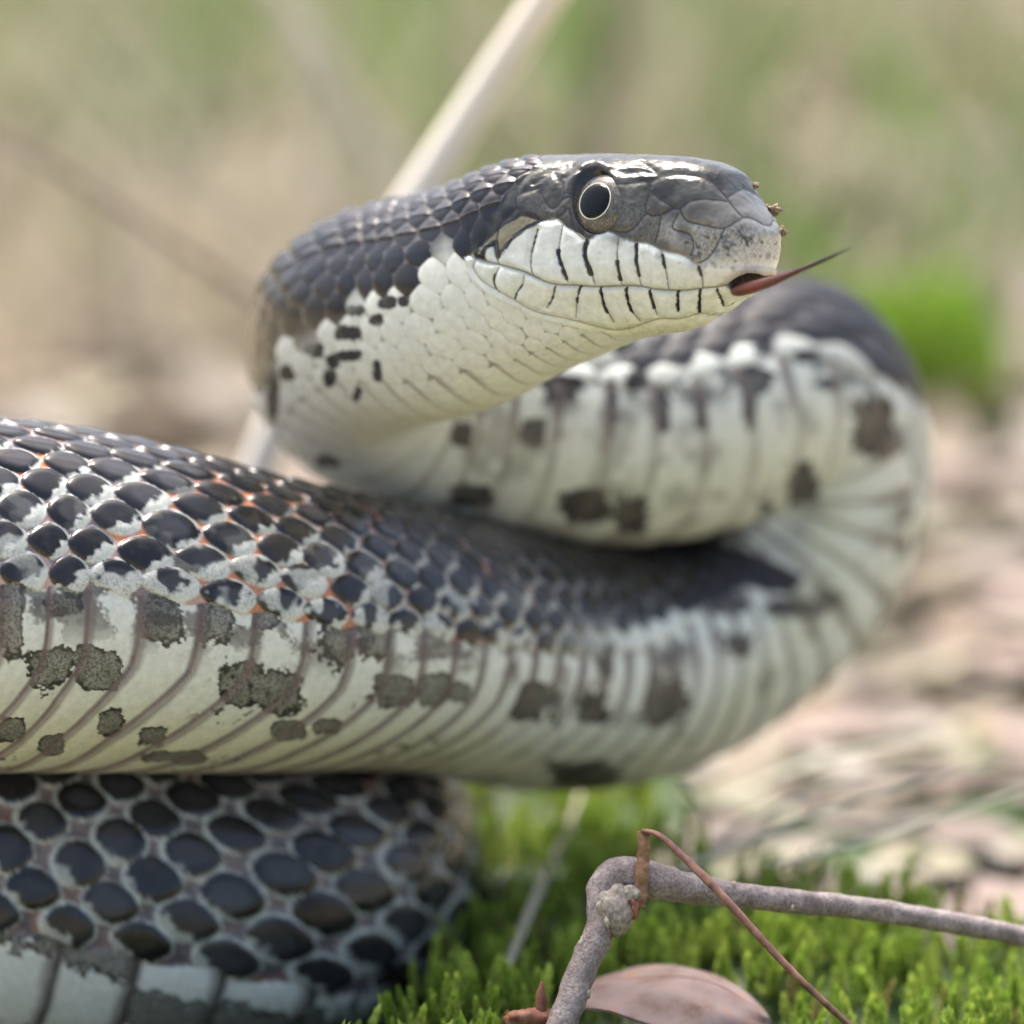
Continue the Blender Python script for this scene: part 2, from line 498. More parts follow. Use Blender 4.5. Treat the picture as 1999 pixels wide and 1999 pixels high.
# rows along the body
NC, NF = 416, 832
rows_s, rows_n, rows_phi = [], [], []
def add_rows(a, bnd, ds, n):
    m = max(2, int(round((bnd - a) / ds)))
    for s in np.linspace(a, bnd, m, endpoint=False):
        rows_s.append(s); rows_n.append(n); rows_phi.append(0.0)
s_h4 = STOT - 4.2
add_rows(0, s_cp[4], 0.9, NC)
add_rows(s_cp[4], s_cp[7], 0.36, NC)
add_rows(s_cp[7], s_cp[12] + 20, 0.9, NC)
add_rows(s_cp[12] + 20, s_cp[17] + 8, 0.24, NF)
add_rows(s_cp[17] + 8, s_cp[30], 0.42, NC)
add_rows(s_cp[30], s_cp[34] - 4, 0.26, NC)
add_rows(s_cp[34] - 4, s_h4, 0.145, NF)
for ph in np.linspace(0, math.pi / 2, 64)[:-1]:
    rows_s.append(s_h4 + 4.2 * math.sin(ph)); rows_n.append(NF); rows_phi.append(ph)
rows_s = np.array(rows_s); rows_n = np.array(rows_n); rows_phi = np.array(rows_phi)
tr = t_of(rows_s)
Crow = cspline(tt, P, tr)
eps = 0.05
Trow = cspline(tt, P, np.minimum(tr + eps, tt[-1])) - cspline(tt, P, np.maximum(tr - eps, 0))
Trow /= np.linalg.norm(Trow, axis=1)[:, None]
Drow = cspline(tt, Dcp, tr)
Drow -= Trow * np.sum(Drow * Trow, 1)[:, None]
Drow /= np.linalg.norm(Drow, axis=1)[:, None]
Srow = np.cross(Trow, Drow)
Rrow = cspline(tt, Rcp, tr)
krow = np.cos(rows_phi) ** 0.72
frow = rows_s - STOT                                  # mm behind the snout tip

start = np.concatenate([[0], np.cumsum(rows_n)])
NV = start[-1]
ri = np.repeat(np.arange(len(rows_n)), rows_n)
jj = np.arange(NV) - start[ri]
th = jj / rows_n[ri] * 2 * np.pi
th = np.where(th > np.pi, th - 2 * np.pi, th)         # 0 = spine, + = snake's right side, pi = belly
f = frow[ri]
headw = sstep(-46, -30, f)                            # how boxy the section is
nexp = 2.12 + 0.55 * headw + 0.75 * headw * sstep(0.1, 0.6, np.cos(th)) * sstep(0, -6, f)
ct, st = np.cos(th), np.sin(th)
ex = 2.0 / nexp
cS = np.sign(ct) * np.abs(ct) ** ex
sS = np.sign(st) * np.abs(st) ** ex
rw = Rrow[ri, 0] * krow[ri]; rt_ = Rrow[ri, 1] * krow[ri]; rb_ = Rrow[ri, 2] * krow[ri]
rv = np.where(ct >= 0, rt_, rb_)
lu, lr = cS * rv, sS * rw
# the jaw is widest low down, the brow narrower; the lower jaw sits a little inside the upper lip
wprof = 1 + headw * (-0.10 * sstep(0.35, 1.0, cS) - 0.12 * sstep(0.25, 0.75, -cS))
lr = lr * wprof
B = Crow[ri] + Drow[ri] * lu[:, None] + Srow[ri] * lr[:, None]
# snout: forehead slopes back, lower jaw falls short of the upper
fb = np.exp(np.minimum(f, 0) / 7.0)
back = (4.6 * sstep(1.5, 9.0, lu) + 3.4 * sstep(4.6, 7.5, -lu)) * fb
B = B - Trow[ri] * back[:, None]
ph = rows_phi[ri]
N = Drow[ri] * (ct / np.maximum(rv, 0.5) * 10)[:, None] + Srow[ri] * (st / np.maximum(rw, 0.5) * 10)[:, None]
N /= np.linalg.norm(N, axis=1)[:, None]
N = N * np.cos(ph)[:, None] + Trow[ri] * np.sin(ph)[:, None]
N /= np.linalg.norm(N, axis=1)[:, None]
px, py = project(B * 0.001)
facing = np.sum(N * (CAM * 1000 - B), 1) > 0

u = np.interp(rows_s, sfine, ufine)[ri]
cand = np.nonzero((ri > 0) & facing & (rows_s[ri] > 300) & (np.abs(px - 272) < 6) & (np.abs(py - 1255) < 6) & (np.linalg.norm(B * 0.001 - CAM, axis=1) < 0.53))[0]
if len(cand):
    um = float(np.mean(u[cand])) + 0.48
    ushift = round(um) - um
else:
    ushift = 0.0
u = u + ushift
sv = np.where(th >= 0, 1, -1)
TV = np.radians(np.interp(rows_s, s_cp[[0, 29, 31, 33, 35]], [117, 117, 122, 138, 152]))[ri]
ath = np.abs(th)
v = 12.5 * (np.minimum(ath, TV) / TV) ** 0.92 * sv
P3 = B
nz1 = vnoise3(P3, 1 / 0.9, 1)
nz2 = vnoise3(P3, 1 / 2.2, 2)
nz3 = vnoise3(P3, 1 / 0.42, 4)
nz = 0.45 * nz1 + 0.35 * nz2 + 0.2 * nz3

# ---- dorsal scales: staggered rounded ovals, free tip towards the tail
u_coil = np.interp(s_cp[9], sfine, ufine) + ushift
u_left0, u_left1 = np.interp(s_cp[12], sfine, ufine) + ushift, np.interp(s_cp[17], sfine, ufine) + ushift
best = np.full(NV, -9.0); be = np.full(NV, -9.0); bdu = np.zeros(NV); bdv = np.zeros(NV)
bk = np.zeros(NV, np.int64); bc = np.zeros(NV, np.int64)
kr = np.round(v).astype(np.int64)
dsl = np.interp(rows_s, s_cp[[0, 17, 24, 33]], [2.1, 2.1, 1.5, 1.35])[ri]
for dk in (-1, 0, 1):
    k = np.clip(kr + dk, -12, 12)
    off = np.where(k % 2 == 0, 0.0, 0.5)
    c0 = np.floor(u - off).astype(np.int64)
    for dc in (0, 1):
        cc = c0 + dc
        ja = (h1(cc, k) - 0.5) * 0.11
        du = u - off - cc + ja
        dv = v - k + (h1(cc, k + 555) - 0.5) * 0.12
        a = np.where(du < 0, np.where(u < u_coil, 0.46, 0.60), np.where(u < u_coil, 0.36, 0.46))
        bb = np.where((u > u_left0) & (u < u_left1), 0.665, np.where(u < u_coil, 0.80, 0.70)) - 0.12 * np.clip(-du, 0, 1) + 0.09 * (h1(cc, k + 77) - 0.5)
        q = (np.abs(du) / a) ** 1.9 + (np.abs(dv) / bb) ** 1.75
        e = 1 - q ** 0.55
        dome = 1 - (1 - np.clip(e * dsl, 0, 1)) ** 2
        hh = np.where(e > 0, 0.62 * dome + 0.75 * (-du) * np.clip(e * 6, 0, 1) + 0.12, np.maximum(e, -0.35) * 1.6)
        up = hh > best
        best = np.where(up, hh, best); be = np.where(up, e, be)
        bdu = np.where(up, du, bdu); bdv = np.where(up, dv * sv, bdv)
        bk = np.where(up, k, bk); bc = np.where(up, cc, bc)
row = np.abs(bk)
keel = np.exp(-(bdv / 0.11) ** 2) * np.clip(be * 3, 0, 1) * sstep(9, 5, row)
r = Rrow[ri, 0]
Hs = 0.62 * (r / 22.0) * (pit_r := np.interp(rows_s, s_cp, pit)[ri] / 6.9) ** 0.5
relief = np.interp(rows_s, s_cp[[0, 17, 24, 30, 36]], [1.0, 1.0, 1.3, 1.75, 1.7])[ri]
h_d = Hs * relief * (best + 0.26 * keel) * np.where(wn := (np.abs(v) > 6.0) & (rows_s[ri] > s_cp[30]), 0.38, 1.0)
hid1 = h1(bc, bk + 300); hid2 = h1(bc, bk + 900)

# ---- belly scutes
vv = np.clip((math.pi - ath) / (math.pi - TV), 0, 1)
skew = np.interp(rows_s, s_cp[[0, 10, 12, 17, 19, 21]], [0.5, 0.5, 2.5, 2.3, 1.3, 0.3])[ri]
uu = u + 0.12 * (1 - vv) + 0.06 * sstep(0.7, 1.0, vv) + skew * (sstep(-0.75, 0.75, -sv * vv) * 0.4 + 0.6 * np.clip((0.60 - sv * vv) / 1.2, 0, 1)) + 0.012 * (nz2 - 0.5)
cell = np.floor(uu + 0.5)
t = uu - cell
tail = t + 0.5                                        # 0 at the free (tail) edge
edge_lat = sstep(0.90, 1.0, vv)
h_v = Hs * (0.85 * (0.5 - t) * sstep(0.0, 0.10, tail) - 0.25 + 0.25 * np.sin(np.clip(tail, 0, 1) * np.pi)) * 1.0
isV = ath > TV + 0.02 * np.sin(uu * 2 * np.pi)

strand = np.zeros(NV, np.int8)                        # 0 lower coil, 1 left body, 2 lower strand+loop, 3 upper strand, 4 bend+neck+head
sr = rows_s[ri]
strand[sr > s_cp[11]] = 1
strand[sr > s_cp[18]] = 2
strand[sr > s_cp[23]] = 3
strand[sr > s_cp[29]] = 4

# ---- where the dark back ends (row number, counted from the spine)
vb = np.interp(sr, s_cp[[0, 12, 18, 19, 21, 22, 26, 29, 31, 33, 35, len(CP) - 1]], [14, 14, 14, 11.5, 9.5, 9, 9.0, 9.0, 8.8, 7.5, 6.0, 6.0])
def yline(pts, x):
    p = np.array(sorted(pts)); return np.interp(x, p[:, 0], p[:, 1])
neck_line = [(440, 800), (500, 754), (525, 712), (569, 674), (626, 632), (660, 619), (700, 588), (740, 570), (774, 573), (828, 558), (848, 512), (870, 486), (925, 500), (960, 470), (1000, 430)]
strand_line = [(900, 760), (1100, 735), (1250, 708), (1420, 678), (1500, 655), (1560, 655), (1640, 692), (1700, 728), (1776, 775), (1830, 800)]
low_line = [(850, 1130), (930, 1165), (1000, 1195), (1100, 1222), (1250, 1218), (1350, 1185), (1440, 1130), (1530, 1090), (1600, 1085)]
rowpx = 14.0
dk_rows = (vb - np.abs(bk)) * 1.0                     # >0 dark
dmask = np.where((strand == 4) & facing & (th > 0), (yline(neck_line, px) - py) / 22.0, dk_rows)
dmask = np.where((strand == 3) & facing, (yline(strand_line, px) - py) / 24.0, dmask)
dmask = np.where((strand == 2) & facing & (px > 880) & (py > 1010), (yline(low_line, px) - py) / 26.0, dmask)
DP = [(850, 990), (1100, 1020), (1300, 1045), (1400, 1058), (1480, 1078), (1575, 1125), (1545, 1165), (1450, 1150), (1350, 1200), (1250, 1228), (1100, 1230), (1000, 1200), (930, 1170), (850, 1140)]
dpin = np.where(in_poly(px, py, DP), 1.0, -1.0) * np.minimum(seg_dist(px, py, DP + DP[:1]) / 22.0, 3)
corner = facing & (((strand == 2) & (px > 1330)) | ((strand == 3) & (px > 1340) & (py > 1040)))
dmask = np.where(corner, np.maximum(dmask, dpin), dmask)
isV = isV & ~(corner & (dpin > 0))
dmask = np.where(isV & (strand != 4), np.minimum(dmask, -2), dmask)

hnoise = np.where(strand == 3, 2.0, np.where(strand == 4, 1.3, 0.9))
qid = (bc - bc.min()) * 40 + (bk + 20) + 40000 * strand.astype(np.int64)
def per_scale(a):
    w0 = np.bincount(qid); w1 = np.bincount(qid, weights=a)
    return (w1 / np.maximum(w0, 1))[qid]
dq = per_scale(np.where(facing, dmask, 0)) / np.maximum(per_scale(facing.astype(float)), 0.2)
dmask = np.where((strand >= 2) & facing & ~isV, dq * 0.85 + dmask * 0.15, dmask)

# ---- traced dark spots (ellipses in photo pixels on the side that faces the camera)
SPOT = {
 1: [(93,1309,46,44),(192,1309,44,42),(214,1406,28,30),(298,1437,26,18),(466,1332,46,44),(540,1349,46,38),(562,1424,28,16),(349,1474,60,12),
     (121,1178,36,22),(320,1193,44,66),(417,1198,36,60),(517,1198,26,30),(658,1232,34,60),(729,1235,32,58),(766,1350,40,34),(847,1344,30,34),
     (897,1353,22,20),(642,1416,26,16),(100,1450,22,18),(20,1190,25,90),(800,1200,14,22),(20,1420,30,24)],
 2: [(1160,1375,26,26),(1300,1370,36,40),(1435,1256,32,22),(1031,1372,46,34),(960,1380,22,20),(1180,1290,14,30),(1420,1180,40,18),(1560,1190,60,14),(1620,1170,20,16),(1130,1510,60,22)],
 3: [(928,966,32,20),(1145,987,36,30),(1233,1012,26,30),(1098,759,38,22),(1243,738,22,16),(1569,950,26,40),(1497,992,12,16),(1595,1064,68,28),
     (1714,1023,24,32),(1699,836,34,46),(1471,743,28,20),(1611,748,16,12),(1575,697,22,12),(1487,681,16,12),(1331,697,24,18),(1399,686,22,14),
     (1228,691,22,12),(1300,686,22,14),(1368,795,9,40),(1295,805,11,30),(1461,775,12,40),(700,928,40,16),(1040,850,20,22),(900,850,18,20),(1195,790,8,40)],
 4: [(562,723,14,15),(613,684,18,16),(681,650,22,13),(758,591,18,12),(789,588,11,10),(696,606,15,10),(735,624,14,12),(652,705,11,12),(644,741,13,18),
     (683,694,24,10),(738,723,10,22),(699,769,10,14),(533,774,12,50),(520,740,14,20),(640,900,20,12)],
}
spot = np.full(NV, -1.0)
wob = (nz - 0.5) * 0.9
for sid, L in SPOT.items():
    m = np.nonzero((strand == sid) & facing)[0]
    for (cx, cy, ax, ay) in L:
        gs = 1.28 if sid in (2, 3) else 1.06
        ax, ay = ax * gs, ay * gs
        q = 1 - (np.abs((px[m] - cx) / ax) ** 3 + np.abs((py[m] - cy) / ay) ** 3) ** (1 / 3) + wob[m] * (0.40 if sid == 1 else 0.9) + (vnoise3(P3[m], 1 / 4.0, 51) - 0.5) * 0.7
        spot[m] = np.maximum(spot[m], q)
# away from the camera and on the coil: blotches of the same kind, cell by cell
rn = vnoise2(cell * 0.62 + 31.7, np.where(isV, vv, 1) * 3.4 * sv + 17.3, 9) + 0.25 * (nz - 0.5)
rsp = (rn - 0.64) * 4
use_r = ~facing | (strand == 0)
spot = np.where(use_r & isV, rsp, spot)

# ---- pigment
def col(*c): return np.array(c, float)
DARK, DARK2 = col(0.009, 0.009, 0.011), col(0.020, 0.020, 0.023)
CREAM, YEL = col(0.60, 0.635, 0.585), col(0.56, 0.58, 0.37)
SKIN, ORANGE, PINK = col(0.22, 0.19, 0.205), col(0.62, 0.25, 0.12), col(0.48, 0.34, 0.31)
BAND = col(0.13, 0.10, 0.092)
pig = np.zeros((NV, 3)); gloss = np.full(NV, 0.33); grain = np.zeros(NV)
def lay(colr, wgt):
    global pig
    pig = pig * (1 - wgt[:, None]) + colr * wgt[:, None]

# dorsal
pig[:] = DARK
lay(DARK2, sstep(0.35, 0.75, hid1 * 0.6 + nz2 * 0.4))
lat = sstep(3, 12, row)
lay(col(0.050, 0.052, 0.060), sstep(0.30, 0.62, be + 0.35 * (nz2 - 0.5)) * sstep(0.2, 0.7, hid2) * 0.75 * (strand <= 1))
lay(col(0.040, 0.033, 0.026), sstep(0.45, 0.7, nz) * (strand <= 1) * 0.6)
whitey = np.interp(sr, s_cp[[0, 8, 13, 16, 18, 20, 22, 29, 33, 36]], [0.55, 0.6, 1.0, 0.85, 0.6, 0.2, 0.15, 0.12, 0.1, 0.1])
wq = bdu * 1.15 + 0.75 * bdv + (nz - 0.5) * 0.75 - (0.86 - 0.66 * lat + 0.30 * (1 - whitey)) + 0.25 * (hid1 - 0.5)
whitey = whitey * np.where(sr > s_cp[15], 0.15 + 0.85 * sstep(0.45, 0.95, lat), 1.0)
lay(CREAM * 0.96, sstep(-0.05, 0.07, wq) * whitey)
rim = sstep(0.20, 0.12, be) * sstep(-0.05, 0.1, bdu + 0.1 * hid2) * sstep(-0.1, -0.25, bdv) * sstep(0.30, 0.5, hid2 * 0.6 + lat * 0.4)
lay(CREAM * 0.92, rim * whitey * 0.9)
coil = strand == 0
lay(CREAM * 0.80, np.where(coil, sstep(0.13, 0.05, be + 0.16 * (nz - 0.5) - 0.10 * (bdu > 0.05) * (hid1 > 0.45)) * sstep(0.25, 0.5, lat + 0.45 * hid2 + 0.3 * bdu), 0))
# sides of the front half: white scales with a dark centre
wside = sstep(0.35, -0.35, dmask + (hid1 - 0.5) * hnoise)
wside = wside * np.where(strand == 2, sstep(s_cp[18], s_cp[19] + 5, sr), (strand > 2))
lay(CREAM, wside)
skinw = sstep(0.06, -0.02, be)
mott = sstep(0.50, 0.60, 0.5 * nz2 + 0.5 * vnoise3(P3, 1 / 1.4, 44)) * sstep(9.5, 12, row) * (strand == 1) * 0.85
lay(CREAM * 0.9, mott * sstep(0.3, 0.6, hid2))
sk = np.where((vnoise3(P3, 1 / 9.0, 21) + 0.35 * (nz - 0.5))[:, None] > 0.72, ORANGE, np.where((nz2 > 0.5)[:, None], SKIN, PINK))
front = np.interp(sr, s_cp[[0, 12, 14, 17, 19]], [0.15, 0.25, 1.0, 0.45, 0.0])
skc = SKIN * 0.45 * (1 - front[:, None]) + sk * front[:, None]
skw = np.where((strand == 3)[:, None], col(0.10, 0.095, 0.10), np.where((strand == 4)[:, None], CREAM * 0.46, CREAM * 0.36))
skc = skc * (1 - wside[:, None]) + skw * wside[:, None]
pig = pig * (1 - skinw[:, None]) + skc * skinw[:, None]
gloss = np.where(be > 0.02, 0.13 + 0.09 * hid1 + 0.10 * (nz2 - 0.4), 0.45)
gloss = np.where(strand == 3, 0.48, gloss)
gloss = np.where(wside > 0.5, 0.50, gloss)
g3 = sstep(0.35, 0.65, hid2) * (strand == 3) * wside * 0.45
lay(col(0.22, 0.21, 0.21), g3)
spd = sstep(0.0, 0.10, spot) * (strand >= 2) * sstep(-0.2, 0.1, be)
lay(DARK * 1.8, spd * wside)

lay(DARK * 1.5, sstep(-0.2, 0.4, dpin) * corner)

# belly
V3 = np.repeat(CREAM[None], NV, 0)
yl = sstep(0.55, 0.0, vv) * 0.45 * np.where(strand <= 2, 1, 0.35) * (0.5 + nz2)
V3 = V3 * (1 - yl[:, None]) + YEL * yl[:, None]
rag = spot + 0.20 * (nz3 - 0.5) + 0.12 * (nz1 - 0.5)
pin = sstep(0.15, 0.26, rag) ; ped = sstep(0.0, 0.05, rag)
near = np.isin(strand, (0, 1))
pc = np.where(near[:, None], col(0.19, 0.195, 0.17), col(0.055, 0.055, 0.055))
V3 = V3 * (1 - ped[:, None]) + (pc * 0.16) * ped[:, None]
V3 = V3 * (1 - pin[:, None]) + (pc * (0.9 + 0.5 * nz1[:, None])) * pin[:, None]
wash = sstep(0.52, 0.72, 0.6 * vnoise3(P3, 1 / 5.0, 71) + 0.4 * nz2) * np.isin(strand, (2, 3)) * 0.55
V3 = V3 * (1 - wash[:, None]) + col(0.20, 0.20, 0.17) * wash[:, None]
topm = sstep(0.50, 0.60, 0.55 * vnoise3(P3, 1 / 3.2, 91) + 0.25 * nz2 + 0.2 * nz3) * sstep(0.62, 0.90, vv) * np.isin(strand, (1, 2, 3)) * 0.85
V3 = V3 * (1 - topm[:, None]) + np.where((nz1 > 0.5)[:, None], col(0.03, 0.03, 0.03), col(0.12, 0.12, 0.105)) * topm[:, None]
specks = sstep(0.70, 0.76, vnoise3(P3, 1 / 0.75, 33)) * sstep(0.50, 0.62, vnoise3(P3, 1 / 9.0, 34)) * (strand == 1)
V3 = V3 * (1 - specks[:, None]) + DARK * 2 * specks[:, None]
bw = (0.25 + 0.10 * (vnoise3(P3, 1 / 5.0, 57) - 0.5)) * np.where(strand >= 2, 1.25, 1.0)
tl_ = tail + 0.02 * (nz - 0.5)
band = np.clip(0.66 * sstep(bw, bw * 0.45, tl_) + 0.32 * sstep(0.09, 0.04, tl_), 0, 1)
band = band * np.where(strand >= 2, 0.50 + 0.80 * sstep(0.40, 0.90, vv), 1.0)
band = np.clip(np.where(strand == 4, band * 0.5, band), 0, 1)
V3 = V3 * (1 - band[:, None]) + BAND * (0.70 + 0.5 * nz2[:, None]) * band[:, None]
hend = sstep(0.93, 1.0, tail) * np.where(strand == 4, 0.35, 0.8)
V3 = V3 * (1 - hend[:, None]) + BAND * hend[:, None]
lip = sstep(0.03, 0.0, np.abs(tail - 0.11)) * 0.25
V3 = V3 * (1 - lip[:, None]) + BAND * 1.7 * lip[:, None]
wv = isV.astype(float)
pig = pig * (1 - wv[:, None]) + V3 * wv[:, None]
gloss = np.where(isV, 0.42, gloss)
grain = np.where(isV, pin * 0.70, 0)
grain = np.where(~isV & near, 0.35 * sstep(7, 12, row) * sstep(0.3, 0.6, nz2), grain)
disp = np.where(isV, h_v - 0.25 * Hs * edge_lat, h_d)

# ---- head: sutures, plates and lips, traced on its right side and mirrored to its left
def Z1(p): return [(850 + x * 0.2588, 250 + y * 0.2588) for x, y in p]
def Z2(p): return [(1200 + x * 0.2588, 250 + y * 0.2588) for x, y in p]
LIP = Z1([(250, 955), (290, 975), (480, 1030), (720, 1110), (890, 1180), (1000, 1187), (1210, 1200), (1400, 1195), (1530, 1197)]) + Z2([(250, 1212), (400, 1228), (520, 1232), (660, 1215), (760, 1207), (840, 1195)])
UPLAB = [Z1(p) for p in (
 [(455, 860), (460, 930), (470, 1030)], [(770, 765), (735, 900), (718, 1010), (735, 1115)], [(960, 730), (935, 870), (930, 930), (960, 1050), (1000, 1165)],
 [(1150, 845), (1130, 930), (1160, 1060), (1205, 1180)], [(1385, 815), (1370, 960), (1385, 1080), (1405, 1190)],
 [(1520, 865), (1515, 970), (1530, 1080), (1548, 1195)], [(1705, 925), (1730, 1040), (1758, 1215)])] + [Z2([(615, 1020), (648, 1080), (662, 1210)])]
LOLAB = [Z1(p) for p in (
 [(300, 985), (280, 1050)], [(480, 1050), (440, 1165), (480, 1240)], [(665, 1110), (655, 1180), (610, 1250), (600, 1290)], [(900, 1190), (880, 1290), (840, 1355)], [(1090, 1200), (1070, 1290), (1060, 1430)],
 [(1245, 1210), (1270, 1330), (1345, 1465)], [(1440, 1215), (1465, 1350), (1545, 1460)], [(1615, 1230), (1645, 1330), (1672, 1410)], [(1825, 1240), (1832, 1370)])] + \
 [Z2([(640, 1230), (640, 1385)]), Z2([(765, 1215), (810, 1310), (840, 1410)])]
LABTOP = Z1([(235, 975), (300, 935), (370, 880), (455, 860), (490, 960), (560, 840), (650, 790), (740, 740), (850, 690), (920, 685), (970, 730), (1060, 790), (1150, 845), (1205, 812), (1300, 782), (1385, 815), (1510, 860), (1610, 870), (1700, 922), (1810, 945)]) + Z2([(560, 985), (640, 1050)])
LOLABBOT = Z1([(280, 1050), (330, 1130), (440, 1210), (590, 1295), (760, 1385), (950, 1430), (1150, 1480), (1400, 1525), (1570, 1475), (1700, 1440), (1850, 1440)]) + Z2([(640, 1400), (830, 1430), (950, 1420)])
EYE = (1162.0, 393.0)
eyering = [(EYE[0] + 45 * math.cos(a), EYE[1] + 63 * math.sin(a)) for a in np.linspace(0, 2 * math.pi, 40)]
PLATES = [eyering, LABTOP[9:],
 Z2([(20, 430), (120, 415), (260, 425), (255, 500), (240, 640), (340, 655), (460, 605), (490, 610)]),
 Z2([(0, 780), (100, 780), (190, 700), (240, 640)]), Z2([(300, 860), (330, 760), (345, 655)]),
 Z2([(-30, 330), (100, 340), (200, 330), (330, 365), (280, 400), (260, 425)]), Z2([(330, 365), (270, 300), (170, 262)]),
 Z2([(330, 365), (450, 350), (600, 360), (740, 410), (800, 470), (845, 525), (900, 600), (970, 675)]),
 Z2([(260, 470), (350, 540), (460, 605)]), Z2([(490, 610), (560, 555), (700, 535), (845, 550)]), Z2([(845, 525), (930, 470), (1000, 450), (1090, 480)]),
 Z2([(490, 610), (535, 690), (640, 725), (760, 750), (830, 752), (900, 715), (970, 675), (1060, 690), (1160, 735), (1210, 715), (1235, 670)]),
 Z2([(830, 752), (790, 840), (720, 960), (650, 1010), (615, 1020)]),
 Z2([(480, 640), (440, 760), (560, 800), (590, 900), (560, 985)]),
 Z1([(890, 690), (960, 640), (1000, 600), (1020, 660), (1060, 790)]), Z1([(935, 560), (1000, 520), (1050, 530)]), Z1([(880, 330), (950, 400), (970, 490), (935, 560), (900, 600), (780, 450)]),
 Z1([(970, 490), (1060, 500)]), Z1([(1090, 330), (960, 380)]), Z1([(780, 450), (600, 560), (620, 600), (790, 690), (890, 690)]), Z1([(480, 720), (620, 600)]), Z1([(700, 320), (620, 470), (600, 560)]),
 Z1([(480, 720), (470, 800), (455, 860)]), Z1([(1040, 290), (880, 330), (740, 420)]), Z1([(350, 880), (420, 780), (480, 720)]),
]
PLATES = [smooth_poly(p, 4) for p in PLATES]
hm = np.nonzero((f > -50) & (th >= -1e-9) & (strand == 4))[0]
hx, hy = px[hm], py[hm]
HEADPOLY = [(1052, 270), (1062, 325), (1020, 350), (990, 385), (965, 425), (925, 482), (912, 500), (918, 530), (950, 566), (1000, 592), (1060, 618), (1150, 640), (1215, 650), (1300, 648), (1420, 640), (1700, 720), (1700, 200)]
inh = in_poly(hx, hy, HEADPOLY).astype(float)
dpoly = seg_dist(hx, hy, HEADPOLY + HEADPOLY[:1])
hwt = np.where(inh > 0, 1.0, np.clip(1 - dpoly / 8.0, 0, 1))
d_lip = seg_dist(hx, hy, smooth_poly(LIP, 4))
d_ul = np.min([seg_dist(hx, hy, smooth_poly(p, 4)) for p in UPLAB], axis=0)
d_ll = np.min([seg_dist(hx, hy, smooth_poly(p, 4)) for p in LOLAB], axis=0)
d_pl = np.min([seg_dist(hx, hy, p) for p in PLATES], axis=0)
d_lb = seg_dist(hx, hy, smooth_poly(LOLABBOT, 4))
liny = np.interp(hx, [q[0] for q in LIP], [q[1] for q in LIP])
below = hy > liny
labtop_y = np.interp(hx, [q[0] for q in LABTOP], [q[1] for q in LABTOP])
lowlim = np.interp(hx, [q[0] for q in LOLABBOT], [q[1] for q in LOLABBOT])
hn = nz[hm]; hn1 = nz1[hm]; hn2 = nz2[hm]; hn3 = nz3[hm]
hp = np.zeros((len(hm), 3))
def hl(c, wgt):
    global hp
    hp = hp * (1 - wgt[:, None]) + np.asarray(c) * wgt[:, None]
hp[:] = col(0.014, 0.016, 0.015)
hl(col(0.050, 0.054, 0.048), sstep(0.35, 0.7, hn2 * 0.6 + hn1 * 0.4))
def blob(cx, cy, ax, ay): return np.exp(-((hx - cx) / ax) ** 2 - ((hy - cy) / ay) ** 2)
# paler greys of the snout and cheeks
hl(col(0.17, 0.165, 0.155), np.clip(blob(1455, 450, 100, 66) * 1.4, 0, 1) * 0.9)
hl(col(0.46, 0.47, 0.44), np.clip(blob(1495, 490, 85, 42) * 1.4, 0, 1))
hl(col(0.36, 0.36, 0.33), np.clip(blob(1325, 455, 50, 26) * 1.2, 0, 1) * (0.4 + 0.6 * sstep(0.35, 0.6, hn2)))
hl(col(0.30, 0.30, 0.28), np.clip(blob(1385, 480, 45, 30) * 1.2, 0, 1))
hl(col(0.13, 0.13, 0.115), blob(1235, 425, 45, 45) * 0.8)
hl(col(0.13, 0.125, 0.11), blob(1270, 455, 30, 22) * 0.8)
hl(col(0.11, 0.10, 0.085), blob(1110, 400, 18, 45) * 0.8)
hl(col(0.11, 0.105, 0.10), blob(1065, 415, 32, 22) * 0.8)
hl(col(0.02, 0.02, 0.02), blob(1333, 455, 16, 18) * 0.7)
# white lips
wl = sstep(-3, 3, hy - labtop_y - (hn - 0.5) * 6)
stain = sstep(34, 4, hy - labtop_y) * sstep(0.45, 0.75, hn2 * 0.6 + hn1 * 0.4) * sstep(1090, 1160, hx)
hl(col(0.60, 0.645, 0.605), wl * (1 - 0.6 * stain))
hl(col(0.60, 0.64, 0.575), below.astype(float) * sstep(920, 940, hx))
hl(col(0.60, 0.60, 0.33), sstep(10, 34, hy - 600 - 0.04 * np.abs(hx - 1300)) * below * 0.35)
# pale nose front and lip
hl(col(0.60, 0.61, 0.57), np.clip(blob(1470, 525, 60, 22) * 1.5, 0, 1))
hl(col(0.62, 0.63, 0.59), np.clip(blob(1400, 535, 40, 22) * 1.5, 0, 1))
# dark-edged olive stripe behind the eye
STR = Z1([(300, 960), (350, 870), (420, 800), (500, 730), (640, 650), (740, 660), (800, 700), (700, 750), (590, 830), (520, 920), (475, 970), (455, 860), (380, 900), (360, 975)])
ins = in_poly(hx, hy, STR); ds = seg_dist(hx, hy, STR + STR[:1])
hl(col(0.21, 0.195, 0.125), ins.astype(float) * 0.95)
hl(col(0.012, 0.012, 0.012), sstep(6.5, 3.5, ds + (hn - 0.5) * 7) * sstep(1062, 1050, hx))
# specks on the snout
hl(col(0.03, 0.028, 0.026), sstep(0.66, 0.74, hn1 * 0.6 + hn3 * 0.4) * np.clip(blob(1440, 480, 90, 45) + blob(1340, 470, 70, 30), 0, 1) * 0.85)
